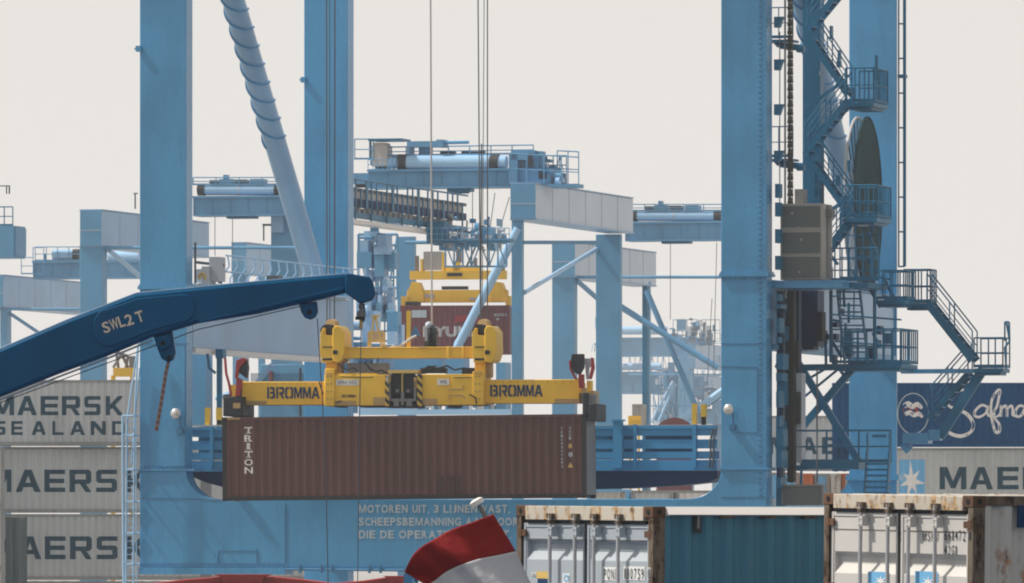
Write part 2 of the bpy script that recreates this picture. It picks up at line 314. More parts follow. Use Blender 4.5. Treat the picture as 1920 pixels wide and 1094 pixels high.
# ---------------------------------------------------------------- ground, water
QZ = 2.2
o = MB().box(-390, 390, 274, 1690, QZ-.6, QZ).build('ground', 'concrete'); tag(o, 'concrete quay apron', None, kind='structure'); 
o = MB().box(-390, 390, -50, 274, -.6, 0).build('water', 'water'); tag(o, None, None, kind='structure')
o = MB().box(-390, 390, 273.4, 274, -.4, QZ+.15).build('quay_wall', 'concrete'); tag(o, 'long concrete quay wall at the water edge', 'wall')
A = R(-15)
# ---------------------------------------------------------------- main quay crane
K = Fr(262, 292, A)
cr = K.empty('quay_crane', 'large light blue quay crane whose four thick legs run out of the picture top', 'crane')
def railing(pts, h=1.05, sp=1.2, r=.028, mids=1, name='railing', parent=None, mat='blued', curved=0):
    m = MB(); up = Vector((0,0,h))
    for a, b in zip(pts, pts[1:]):
        a = Vector(a); b = Vector(b); n = max(1, round((b-a).length/sp))
        for i in range(n+1):
            p = a.lerp(b, i/n); m.tube(p, p+up, r, 6)
        m.tube(a+up, b+up, r, 6)
        for k in range(mids): m.tube(a+up*(k+1)/(mids+1), b+up*(k+1)/(mids+1), r*.8, 6)
        m.beam(a+Vector((0,0,.06)), b+Vector((0,0,.06)), .02, .1)
    return m.build(name, mat, parent)
def stair(fr, p, q, wd, parent, mat='blued', name='stair', rail=True, sr=.14, tread=.24):
    p = Vector(p); q = Vector(q); m = MB(); d = q-p; n = max(3, int(abs(d.z)/tread)); oy = Vector((0, wd, 0))
    m.beam(p, q, .05, sr*1.3); m.beam(p+oy, q+oy, .05, sr*1.3)
    for i in range(n):
        c = p.lerp(q, (i+.5)/n); m.box(c.x-.13, c.x+.13, c.y, c.y+wd, c.z-.02, c.z+.02)
    s = m.build(name, mat, parent)
    if rail:
        m = MB(); up = Vector((0,0,1.0))
        for off in (Vector((0,0,0)), oy):
            a = p+off; b = q+off; k = max(2, round(d.length/1.3))
            for i in range(k+1):
                c = a.lerp(b, i/k); m.tube(c, c+up, .026, 6)
            m.tube(a+up, b+up, .028, 6); m.tube(a+up*.5, b+up*.5, .02, 6)
        m.build('handrail', mat, s)
    return s
zq = QZ
def leg(px0, px1, top, w, dep, name='leg', pyb=None, mat='blue', fr=K, par=None):
    a = fr.y(px0, 700, w).x; b = fr.y(px1, 700, w).x
    m = MB(); zb = fr.y(px0, pyb, w).z if pyb is not None else zq+.02; m.box(a, b, w, w+dep, zb, fr.y(px0, top, w).z)
    return m.build(name, mat, par or cr, bevel=.02), a, b
zc = K.y(262, 935, 0).z     # start of portal beam
lf, a0, a1 = leg(262, 349, -60, 0, .75, pyb=880.5)
lr, b0, b1 = leg(1352, 1437, -60, 0, .85, pyb=879.5)
bl, c0, c1 = leg(570, 652, -60, 20, .8)
br, d0, d1 = leg(1592, 1681, -60, 20, .12)
zf = K.y(262, 881, 0).z; zbt = K.y(262, 937, 0).z; zbb = K.y(262, 1064, 0).z
# portal beam with rounded inner corners
def arc(cx, cz, r, t0, t1, n=10, rx=None): return [(cx+(rx or r)*math.cos(R(t0+(t1-t0)*i/n)), cz+r*math.sin(R(t0+(t1-t0)*i/n))) for i in range(n+1)]
rr = zf-zbt
pts = [(a0,zbb),(b1,zbb),(b1,zf-.05),(b0,zf-.05)]+arc(b0-rr*1.15, zf-.05, rr-.05, 0, -90, rx=rr*1.15)+arc(a1+rr*1.15, zf-.05, rr-.05, 270, 180, rx=rr*1.15)+[(a1,zf-.05),(a0,zf-.05)]
pb = MB().prism(pts, .0, .80).build('portal_beam', 'blue', cr, bevel=.02)
m = MB(); m.box(a0-.05, a1+.3, -.06, .95, zf-.05, zf+.03); m.box(b0-.05, b1+.08, -.06, .95, zf-.05, zf+.03)
for i in range(16):
    x = a0+.03+i*(a1-a0)/16; m.box(x, x+.03, -.05, -.001, zf+.03, zf+.13)
m.each('leg_flange', 'blue', cr)
m = MB(); z = zbb-.0; m.box(a0-.02, K.y(535,1070,0).x, -.06, .9, zbb-.24, zbb-.003); m.box(K.y(535,1070,0).x, b1, -.03, .85, zbb-.10, zbb-.003); m.build('beam_bottom_flange', 'blue', cr)
def seam(lst, w=-.005, par=cr, fr=K, t=.035, mat='seam'):
    m = MB()
    for x0,y0,x1,y1 in lst:
        a = fr.y(x0,y0,w); b = fr.y(x1,y1,w); m.beam(a, b, .012, t)
    return m.each('weld_seam', mat, par)
seam([(262,934,415,938),(262,1058,533,1058),(533,1058,533,1074),(535,945,535,1056),(262,645,355,645),(347,646,347,880),(1352,645,1436,645),(1352,688,1420,689),(1420,689,1420,812),(1380,812,1420,812),(410,1034,480,1034),(410,1034,409,1056),(482,1030,482,1056),(1352,933,1452,933)])
# collars
for (a,b,py) in ((a0,a1,540),(b0,b1,525)):
    m = MB(); z = K.y(300,py,0).z; m.box(a-.06, b+.08, -.07, .95, z-.05, z+.05); m.box(a-.03, b+.05, -.04, .9, z+.05, z+.12)
    for i in range(14):
        x = a+.02+i*(b-a)/14; m.box(x, x+.03, -.05, -.001, z-.16, z-.05)
    m.build('leg_collar', 'blue', cr)
m = MB(); z = K.y(1400,1400,0).z
for i in range(95):                                     # rungs / bolt line up the right leg
    zz = K.y(1425, 930-i*10.2, 0).z; m.box(K.y(1423,600,0).x, K.y(1428,600,0).x, -.02, -.001, zz, zz+.05)
m.each('leg_rungs', 'seam', cr)
# sign fixed to the portal beam
its = []
for t,x0,x1,y0,y1 in (('MOTOREN UIT, 3 LIJNEN VAST,',673,956,962,947),('SCHEEPSBEMANNING AAN BOORD',673,985,986,971),('DIE DE OPERATIE VERLAAT.',673,959,1010,995)):
    a = K.y(x0,y0,0); b = K.y(x1,y1,0); its += layout(t, a.x, b.x, a.z, K.y(x0,y1,0).z, .028)
lettering(its, 'warning_text', 'inkg', cr, off=-.012)
# side tie beams (front leg to back leg)
for s1, s0 in ((a1, a0), (b1, b0)):
    zt = K.y(350, 536, .5).z; zl = K.y(360, 652, .5).z
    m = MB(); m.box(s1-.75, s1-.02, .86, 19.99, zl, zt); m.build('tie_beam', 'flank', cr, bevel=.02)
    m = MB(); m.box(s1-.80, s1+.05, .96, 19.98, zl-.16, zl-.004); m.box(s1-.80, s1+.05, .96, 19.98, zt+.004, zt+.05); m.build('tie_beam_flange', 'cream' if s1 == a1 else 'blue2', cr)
    zb2 = zf-.3
    m = MB(); m.box(s1-.75, s1-.02, .86, 19.99, zbb, zbt+.02); m.build('lower_tie_beam', 'blue', cr)
# back portal beam with fillet at right
pts = [(c1,zbb),(d0,zbb)]+[(d0,zf)]+arc(d0-rr*1.15, zf, rr, 0, -90, rx=rr*1.15)+[(c1,zbt)]
MB().prism(pts, 20.05, 20.8).build('back_portal_beam', 'blue', cr)
m = MB(); z = K.y(1600,896,20).z; m.box(d0-.1, d1+.1, 19.9, 20.9, z-.1, z+.1); m.build('leg_flange', 'blue', cr)
# slender diagonal braces with helical strakes
def brace(px0, px1):
    p = K.y(px0, 560, 19.6); q = K.y(px1, -290, .4); q.y = .4
    b = MB().tube(p, q, .395, 20).build('diagonal_brace', 'flank', cr)
    d = (q-p); L = d.length; d.normalize(); s = d.orthogonal().normalized(); t = d.cross(s); m = MB()
    n0 = .36; N = 260; h = .062; pitch = 1.95
    for st in range(2):
        vs = []
        for i in range(N+1):
            u = n0*L+(L*(1-n0))*i/N; th = 2*math.pi*(-(u-n0*L)/pitch+st/2)
            e = s*math.cos(th)+t*math.sin(th); c = p+d*u
            vs += [c+e*.385-d*.012, c+e*(.395+h)-d*.012, c+e*(.395+h)+d*.012, c+e*.385+d*.012]
        m.add(vs, [(4*i+a,4*i+4+a,4*i+4+(a+1)%4,4*i+(a+1)%4) for i in range(N) for a in range(4)])
    m.build('helical_strake', 'blue', b)
brace(602, 352); brace(1632, 1440)
m = MB()
for px,py,w_ in ((258,92,0),(567,150,20)):
    p = K.y(px,py,w_); m.box(p.x-.04,p.x+.14,w_-.1,w_+.1,p.z-.1,p.z+.1); m.box(p.x-.1,p.x,w_-.05,w_+.05,p.z-.03,p.z+.03)
m.each('corner_lug', 'blue', cr)
# slatted girder behind the front portal
W0 = 1.6
x0 = K.y(356,840,W0).x; x1 = K.y(1344,840,W0).x; gz = lambda py: K.y(700,py,W0).z
m = MB()
for t,b in ((806,819),(826,843),(849,861)): m.box(x0, x1, W0, W0+.08, gz(b), gz(t))
m.box(x0, x1, W0, W0+.5, gz(884), gz(864)); m.box(x0, x1, W0-.06, W0+.2, gz(806), gz(800))
m.box(x0, x1, W0+.3, W0+.36, gz(862), gz(848)); 
m.build('slatted_screen', 'screen', cr)
m = MB()
for t,b in ((817,828),(841,851)): m.box(x0, K.y(1180,840,W0).x, W0+1.0, W0+1.06, gz(b), gz(t)); m.box(K.y(1196,840,W0).x, K.y(1294,840,W0).x, W0+1.0, W0+1.06, gz(b), gz(t))
m.each('rear_slat', 'blued', cr)
m = MB(); rw = W0+.02
for x in (x0,):
    pts = [(x0,gz(884)-.004),(x0+.0,gz(893))]+[(x0+ (x1-x0)*t, gz(p)) for t,p in ((.03,905),(.08,918),(.55,921),(.82,917),(.93,911),(.985,905))]+[(x1,gz(898)),(x1,gz(884)-.004)]
m.prism(pts, W0+.12, W0+1.6); m.build('shaded_belly', 'navy', cr)  # girder underside, its shade painted in as navy
m = MB()
for px0,px1,py in ((393,399,800),(1187,1193,796),(1298,1305,796)): K.bx(m, px0, py, px1, 876, W0-.12, W0-.002)
K.bx(m, 1149, 790, 1166, 878, W0-.22, W0-.002); K.bx(m, 1146, 787, 1169, 790, W0-.28, W0)
m.each('screen_post', 'screen', cr)
m = MB()
for px,b in ((1337,0),(1343,1)):
    K.tb(m, [(px,804,W0-.1),(px-6,830,W0-.1),(px-4,850,W0-.1),(px-8,878,W0-.1)], .035)
m.each('hose', 'steel', cr)
for px0,px1,py0,py1 in ((384,392,765,802),(405,414,765,788),(1297,1305,757,797),(1314,1323,758,782)):
    g = Fr((px0+px1)/2, 300, 0, 0)
    m = MB(); K.bx(m, px0, py0, px1, py1, 2.4, 2.6); o = m.build('guard_post', 'yellow', cr)
    if px0 in (405,1314): m = MB(); K.bx(m, px0+1, py1, px1-1, py1+20, 2.42, 2.58); m.build('post_foot', 'black', cr)
m = MB(); K.bx(m, 357, 797, 500, 800, 2.3, 3.2); K.bx(m, 1120, 797, 1340, 800, 2.3, 3.2); m.build('walkway', 'cgrey', cr)
# floodlights
for px,py in ((329,776),(1366,768)):
    c = K.y(px,py,-.42); m = MB().ball(c, .175, .15, .19); l = m.build('floodlight', 'chrome', cr)
    m = MB(); K.tb(m, [(px+8,py+6,-.4),(px+9,py+30,-.05)], .03); K.bx(m, px+1, py+28, px+12, py+38, -.15, -.003); m.tube(K.y(px+9,py+8,-.42), K.y(px+9,py+8,.0), .02, 6); m.build('lamp_bracket', 'seam', l)
# caged ladder at the left leg
m = MB()
for d in (0, 14):
    K.tb(m, [(262+d*.0-2,640-d,-.2),(238+d,790,-.35)], .035); K.tb(m, [(238+d,790,-.35),(236+d,1120,-.35)], .035)
K.tb(m, [(230,780,-.9),(232,1120,-.9)], .045); K.tb(m, [(262,690,-.1),(246,870,-.1)], .03); K.tb(m, [(255,780,-.7),(256,1120,-.7)], .02)
for py in (780,817,881,941,1000,1058):
    K.tb(m, [(229,py,-.9),(229,py,-.1),(262,py,-.05)], .03); K.tb(m, [(229,py,-.9),(250,py,-.9),(256,py,-.7)], .03)
for i in range(26): K.tb(m, [(238,790+i*12.5,-.35),(251,790+i*12.5,-.35)], .015, 6)
m.build('caged_ladder', 'lblue', cr)
# items on the left tie beam: walkway railing, cabinet, hooks
m = MB(); xx = a1+.35; zt = K.y(350,536,.5).z
for i in range(17):
    w_ = 3+i*1.02; p = Vector((xx, w_, zt))
    m.path([p, p+Vector((0,0,.35)), p+Vector((.28,0,.75)), p+Vector((.22,0,1.1))], .03, 6)
for h in (0.05, .55, 1.1): m.tube((xx+(.22 if h > 1 else .12 if h > .3 else 0), 2.8, zt+h), (xx+(.22 if h > 1 else .12 if h > .3 else 0), 19.5, zt+h), .03, 6)
m.box(xx-.5, xx+.1, 1.2, 19.4, zt+.05, zt+.10); m.build('hooked_railing', 'lblue', cr)
m = MB(); K.bx(m, 378, 500, 392, 535, 1.2, 2.0); K.bx(m, 392, 482, 410, 528, 1.4, 2.2); K.bx(m, 368, 505, 378, 530, 1.4, 2.2); m.build('cabinet', 'ltgrey', cr)
m = MB(); K.tb(m, [(366,492,1.3),(420,498,2)], .05); K.tb(m, [(411,497,2),(413,532,2)], .07); K.tb(m, [(366,455,1.0),(366,532,1.0)], .04); K.bx(m, 500, 517, 522, 527, 6, 6.5); m.build('pipework', 'steel', cr)
m = MB(); K.tb(m, [(374,524,1.0),(374,516,1.0),(380,513,1.0),(384,518,1.0),(384,524,1.0)], .055); m.build('hook', 'yellow2', cr)
# things standing in the opening at the left, near the container end
m = MB(); K.bx(m, 406, 660, 414, 800, 3, 3.2); K.bx(m, 404, 655, 418, 672, 2.9, 3.3); K.tb(m, [(388,657,3),(392,690,3),(404,700,3)], .05); m.build('pipe_column', 'blued', cr)
m = MB(); K.bx(m, 358, 657, 386, 800, 7, 7.8); m.build('inner_post', 'blue2', cr)
m = MB(); K.tb(m, [(405,748,6),(480,720,6),(510,684,6)], .09); m.build('brace_tube', 'lblue', cr)
# ---------------------------------------------------------------- access tower, stairs and platforms on the right
wA = 4.0
def P(px, py, w_=wA): return K.y(px, py, w_)
m = MB(); K.bx(m, 1505, -40, 1538, 384, 6, 6.6); m.build('stair_tower_column', 'blued', cr)
m = MB(); K.bx(m, 1498, 545, 1533, 650, 5, 6); m.add([], []); K.bx(m, 1500, 650, 1525, 656, 5.1, 5.9); m.build('lift_shaft', 'navy', cr)
m = MB(); K.bx(m, 1533, 585, 1541, 640, 4.8, 5.4); m.build('rubber_buffer', 'black', cr)
# drag chain, made of alternating links
m = MB()
for i in range(52):
    py = -10+i*7.6
    if i % 2: K.bx(m, 1476, py, 1486, py+6.5, 2.0, 2.12)
    else:
        K.bx(m, 1477, py, 1479.5, py+8, 2.0, 2.12); K.bx(m, 1483, py, 1485.5, py+8, 2.0, 2.12)
K.tb(m, [(1481,-20,2.2),(1481,384,2.2)], .035)
K.bx(m, 1476, 545, 1488, 905, 2.0, 2.4)
for i in range(30): K.bx(m, 1475, 550+i*12, 1489, 554+i*12, 1.95, 2.0)
m.build('drag_chain', 'chain', cr)
m = MB(); K.tb(m, [(1472,-20,1.6),(1472,384,1.6)], .035); K.tb(m, [(1470,545,1.6),(1470,900,1.6)], .035); K.tb(m, [(1462,60,1.5),(1462,384,1.5)], .02); K.tb(m, [(1532,690,1.5),(1532,905,1.5)], .03); m.build('guide_cable', 'steel', cr)
# wedge brackets on the leg side
m = MB()
for py in (32,112,196,283):
    p = P(1455,py,.5); q = P(1470,py,.5); r_ = P(1462,py+20,.5)
    m.prism([(p.x-.05,p.z),(q.x,p.z),(q.x-.06,p.z-.1),(r_.x,r_.z),(p.x-.05,r_.z)], .4, .7)
for py in (345,380,430,480): K.bx(m, 1453, py, 1462, py+26, .4, .8)
m.each('wedge_bracket', 'blued', cr)
m = MB()
rb = random.Random(4); py = 552
while py < 900:
    h_ = rb.uniform(6, 34); K.bx(m, 1455, py, 1455+rb.uniform(5, 15), py+h_, .5, .5+rb.uniform(.3,1)); py += h_+rb.uniform(3, 22)
m.each('side_box', 'blued', cr)
m = MB(); K.bx(m, 1456, 546, 1463, 905, 1.6, 2.0); K.bx(m, 1462, 640, 1473, 700, 1.8, 2.2); K.bx(m, 1466, 560, 1474, 612, 2.3, 2.6); K.bx(m, 1464, 745, 1474, 800, 1.9, 2.3); K.bx(m, 1488, 545, 1498, 700, 2.6, 3.0); m.each('cable_tray', 'navy', cr)
for py in (78, 300):
    m = MB(); a = P(1455,py); b = P(1508,py)
    m.path([P(1455,py,2.6), P(1462,py+8,2.6), P(1478,py+10,2.6), P(1506,py+12,2.6)], .11, 8); m.box(a.x, b.x, 2.2, 3.2, P(1480,py+6).z, P(1480,py+2).z)
    K.bx(m, 1493, py+8, 1506, py+20, 2.5, 2.9); m.build('landing', 'blued', cr)
    railing([(a.x,2.3,P(1480,py).z), (b.x,2.3,P(1480,py).z)], 1.05, .55, .022, 1, parent=cr)
# zigzag stairs
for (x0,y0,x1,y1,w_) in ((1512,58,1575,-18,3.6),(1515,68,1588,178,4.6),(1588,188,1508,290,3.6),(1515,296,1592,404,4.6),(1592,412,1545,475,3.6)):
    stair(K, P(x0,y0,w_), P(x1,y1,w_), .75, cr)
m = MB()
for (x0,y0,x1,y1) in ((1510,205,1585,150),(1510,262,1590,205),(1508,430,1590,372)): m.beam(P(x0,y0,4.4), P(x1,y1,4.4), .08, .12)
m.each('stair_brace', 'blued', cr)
def cage(px0, px1, pyt, pyb, w0, w1, mat='blued', post=None, nx=4, kick=0):
    a = P(px0,pyb,w0); b = P(px1,pyb,w0); z = a.z; h = P(px0,pyt,w0).z-z
    m = MB(); m.box(a.x, b.x, w0, w1, z-.16, z-.02); m.box(a.x+.1, b.x-.1, w0+.1, w1-.1, z-.25, z-.16); l = m.build('platform', mat, cr)
    sp = max(.3, (b.x-a.x)/nx)
    railing([(a.x,w0+.03,z),(b.x,w0+.03,z),(b.x,w1-.03,z),(a.x,w1-.03,z)], h, sp, .028, 1, parent=l, mat=mat)
    return l
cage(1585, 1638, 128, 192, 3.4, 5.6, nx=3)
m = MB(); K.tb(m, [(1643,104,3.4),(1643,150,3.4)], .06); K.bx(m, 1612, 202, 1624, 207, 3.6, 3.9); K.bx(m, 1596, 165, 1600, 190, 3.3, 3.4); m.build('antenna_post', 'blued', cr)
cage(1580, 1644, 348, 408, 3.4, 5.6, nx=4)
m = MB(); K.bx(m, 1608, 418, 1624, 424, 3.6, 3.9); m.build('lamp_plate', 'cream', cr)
# cable reel, seen nearly edge on
cx = P(1618, 380, 9.0); Rr = 2.98*1.0
m = MB(); m.disc(cx, (1,0,0), .7, .34, 24); dr = m.build('cable_reel', 'drum', cr)
for dx, mt in ((-.17,'rim'),(.17,'drum')):
    m = MB()
    if mt == 'drum': m.disc(cx+Vector((dx,0,0)), (1,0,0), Rr-.12, .025, 56)
    N = 56
    for i in range(N):
        t0 = 2*math.pi*i/N; t1 = 2*math.pi*(i+1)/N; f = lambda t, r: cx+Vector((dx, r*math.cos(t), r*math.sin(t)))
        m.tube(f(t0,Rr-.05), f(t1,Rr-.05), .05, 6)
    m.build('reel_flange', mt, dr)
m = MB()
for i in range(24):
    t = 2*math.pi*i/24; m.beam(cx+Vector((.172,.5*math.cos(t),.5*math.sin(t))), cx+Vector((.172,(Rr-.06)*math.cos(t),(Rr-.06)*math.sin(t))), .03, .05)
for r_ in (1.2,2.0):
    for i in range(36):
        t0 = 2*math.pi*i/36; t1 = 2*math.pi*(i+1)/36; m.tube(cx+Vector((.17,r_*math.cos(t0),r_*math.sin(t0))), cx+Vector((.17,r_*math.cos(t1),r_*math.sin(t1))), .02, 5)
m.build('reel_spokes', 'drum', dr)
m = MB()
for i in range(24):
    t = 2*math.pi*i/24; m.beam(cx+Vector((-.19,.4*math.cos(t),.4*math.sin(t))), cx+Vector((-.19,(Rr-.06)*math.cos(t),(Rr-.06)*math.sin(t))), .05, .05)
ra = m.build('reel_arms', 'grey', dr)
T_ = Matrix.Translation(cx) @ Matrix.Rotation(R(3.4), 4, 'Z') @ Matrix.Translation(-cx)
for o in [dr]+[x_ for x_ in bpy.data.objects if x_.parent == dr]: o.data.transform(T_)
m = MB(); K.bx(m, 1590, 375, 1618, 395, 9.3, 10); m.beam(cx+Vector((-.3,0,0)), cx+Vector((-.3,2.0,0)), .3, .3); m.build('reel_bracket', 'blued', cr)
# stacked cabinets
m = MB(); K.bx(m, 1463, 382, 1541, 525, 1.0, 2.6); c = m.build('cabinet', 'cabf', cr, bevel=.02)
for y0,y1 in ((387,426),(436,475),(482,521)):
    m = MB(); K.bx(m, 1467, y0, 1537, y1, .96, .999); m.build('cabinet_door', 'cabin', c)
m = MB()
for px,py in ((1483,398),(1496,425),(1500,447),(1497,508)): K.bx(m, px, py, px+4, py+5, .93, .96)
m.each('door_latch', 'cabf', c)
m = MB(); K.bx(m, 1545, 385, 1552, 520, 1.7, 2.2); K.bx(m, 1490, 355, 1505, 382, 1.5, 2.2); K.bx(m, 1546, 392, 1560, 408, 1.6, 2.1); m.build('cable_duct', 'grey', cr)
# main platform under the cabinets
m = MB(); K.bx(m, 1428, 528, 1577, 540, .9, 3.8); K.bx(m, 1425, 526, 1580, 529, .86, 3.9); p = m.build('platform', 'blue', cr)
m = MB(); K.bx(m, 1577, 530, 1628, 540, 2.2, 5.2); m.build('platform', 'blued', cr)
for (x0,x1,yt,yb,w_,nx) in ((1552,1646,466,528,2.4,7),(1575,1648,400,525,5.5,5)):
    a = P(x0,yb,w_); b = P(x1,yb,w_); railing([(a.x,w_,a.z),(b.x,w_,a.z)], P(x0,yt,w_).z-a.z, (b.x-a.x)/nx, .028, 2, parent=cr)
m = MB(); K.tb(m, [(1470,545,2.8),(1462,600,2.8),(1470,650,2.8),(1455,690,2.8)], .06); K.bx(m, 1455, 560, 1475, 600, 2, 2.6); K.bx(m, 1458, 700, 1472, 760, 1.5, 2.2); K.bx(m, 1455, 790, 1470, 860, 1.5, 2.2); K.bx(m, 1460,612,1474,640,1.6,2.1); m.each('pipe_bundle', 'blued', cr)
m = MB(); K.bx(m, 1488, 700, 1503, 868, 2.4, 3.0); m.build('light_panel', 'ltgrey', cr)
m = MB(); K.bx(m, 1484, 735, 1500, 795, 2.2, 2.38); K.bx(m, 1487,640,1497,690,2.2,2.4); m.build('motor_box', 'dark', cr)
# lower tiers
m = MB(); w_ = 3.2
for x0,x1 in ((1570,1584),(1612,1628)): m.beam(P(x0,545,w_), P(x1,682,w_), .06, .16)
for i in range(11): m.beam(P(1570+i*1.3,548+i*12.5,w_), P(1612+i*1.5,548+i*12.5,w_), .2, .05)
m.build('ladder', 'blued', cr)
for px in (1558,1640): m = MB(); K.tb(m, [(px,545,3.6),(px,680,3.6)], .06); m.build('stanchion', 'blued', cr)
cage(1560, 1690, 618, 682, 3.8, 6.4, nx=12); 
m = MB(); K.tb(m, [(1565,640,4.2),(1690,650,4.2)], .03); K.tb(m, [(1560,590,4.2),(1690,600,4.2)], .03); K.bx(m, 1655, 625, 1672, 645, 4.0, 4.2); K.bx(m, 1582, 620, 1597, 670, 4.4, 4.7); m.build('conduit', 'blued', cr)
cage(1640, 1698, 508, 562, 4.4, 6.0, nx=7)
cage(1694, 1744, 506, 568, 6.2, 7.2, nx=6)
stair(K, P(1738,568,6.2), P(1823,676,6.2), .8, cr, sr=.2)
cage(1826, 1880, 634, 690, 6.2, 7.4, nx=2)
m = MB(); K.tb(m, [(1887,604,6.2),(1893,640,6.2),(1884,652,6.2),(1887,692,6.2)], .035); K.tb(m, [(1892,604,6.2),(1893,640,6.2)], .035); K.tb(m, [(1884,640,6.2),(1884,604,6.2),(1892,604,6.2)], .03); m.build('gate_post', 'blued', cr)
m = MB(); m.beam(P(1690,697,6.8), P(1835,696,6.8), .2, .15); m.build('platform_arm', 'blue', cr)
m = MB(); m.beam(P(1844,692,6.8), P(1762,820,6.8), .2, .32); m.build('platform_brace', 'blued', cr)
m = MB(); K.bx(m, 1692, 812, 1740, 832, 6.5, 7.2); K.bx(m, 1740, 806, 1762, 826, 6.6, 7.1); m.beam(P(1694,832,6.8), P(1706,846,6.8), .2, .3); m.build('brace_bracket', 'blue', cr)
stair(K, P(1815,700,7.4), P(1740,785,7.4), .7, cr, mat='blued')
# x brace
m = MB(); w_ = 4.2
m.beam(P(1497,682,w_), P(1612,868,w_), .2, .24); m.beam(P(1597,694,w_+.25), P(1505,800,w_+.25), .2, .24); m.each('cross_brace', 'blued', cr)
m = MB(); m.beam(P(1488,690,w_), P(1625,688,w_), .2, .22); m.beam(P(1500,720,w_+1), P(1560,685,w_+1), .05, .08); m.beam(P(1504,748,w_+1), P(1575,690,w_+1), .05, .08); m.build('cross_beam', 'blued', cr)
m = MB(); K.bx(m, 1500, 864, 1610, 880, 2.4, 3.6); K.bx(m, 1486, 873, 1500, 882, 2.4, 3.6); l = m.build('walkway', 'blued', cr)
a = P(1490,868,2.4); b = P(1670,868,2.4); railing([(a.x,2.42,a.z),(b.x,2.42,a.z)], P(1500,808,2.4).z-a.z, 1.05, .035, 1, parent=l)
m = MB()
for x0,x1 in ((1626,1620),(1668,1662)): m.beam(P(x0,845,2.1), P(x1,945,2.1), .06, .2)
for x0,x1 in ((1626,1627),(1668,1669)): m.beam(P(x0,812,2.1), P(x1,846,2.1), .05, .12)
for i in range(7): K.bx(m, 1624, 868+i*11, 1666, 872+i*11, 2.1, 2.5)
K.bx(m, 1635, 815, 1661, 821, 2.12, 2.2)
m.build('stair', 'blued', cr)
# pipework and bracing that fill the tower
rb = random.Random(21); m = MB()
for i in range(26):
    x_ = rb.uniform(1540, 1660); y_ = rb.uniform(400, 690); w_ = rb.uniform(4, 8); t_ = rb.random()
    if t_ < .45: K.tb(m, [(x_, y_, w_), (x_+rb.uniform(-3,3), y_+rb.uniform(25,70), w_)], rb.uniform(.025,.06), 6)
    elif t_ < .75: K.tb(m, [(x_, y_, w_), (x_+rb.uniform(15,40), y_+rb.uniform(-3,6), w_)], rb.uniform(.025,.05), 6)
    else: m.beam(P(x_, y_, w_), P(x_+rb.uniform(12,30), y_+rb.uniform(20,45), w_), .08, .1)
for i in range(14):
    x_ = rb.uniform(1456, 1498); y_ = rb.uniform(548, 860); K.bx(m, x_, y_, x_+rb.uniform(3,9), y_+rb.uniform(8,40), 2.7, 3.0)
for i in range(10):
    x_ = rb.uniform(1500, 1600); y_ = rb.uniform(20, 380); K.bx(m, x_, y_, x_+rb.uniform(2,7), y_+rb.uniform(6,26), 5.6, 5.9)
m.each('tower_pipe', 'blued', cr)
m = MB()
for i in range(12):
    x_ = rb.uniform(1540, 1650); y_ = rb.uniform(560, 670); K.bx(m, x_, y_, x_+rb.uniform(4,12), y_+rb.uniform(6,22), 7, 7.5)
m.each('tower_box', 'navy', cr)
# ladder up the back right leg
m = MB()
for px,r_ in ((1685,.03),(1696,.06)): K.tb(m, [(px,-30,20.3),(px,500,20.3)], r_)
for i in range(44): (K.tb(m, [(1684,-20+i*65,20.3),(1696,-20+i*65,20.3)], .03, 5) if i < 9 else None)
for py in (140,): K.bx(m, 1683, py, 1697, py+6, 20.1, 20.5)
m.build('leg_ladder', 'blued', cr)
m = MB(); K.bx(m, 1467, 911, 1541, 948, .9, 1.3); g = m.build('junction_box', 'cabin', cr, bevel=.03)
m = MB(); K.bx(m, 1465, 909, 1543, 912, .86, 1.35); K.bx(m,1465,912,1468,947,.86,.899); K.bx(m,1540,912,1543,947,.86,.899); m.build('box_rim', 'grey', g)
m = MB(); K.bx(m, 1455, 895, 1468, 950, .9, 1.4); K.bx(m, 1500, 882, 1504, 912, 2.4,2.5); m.build('conduit_box', 'blued', cr)
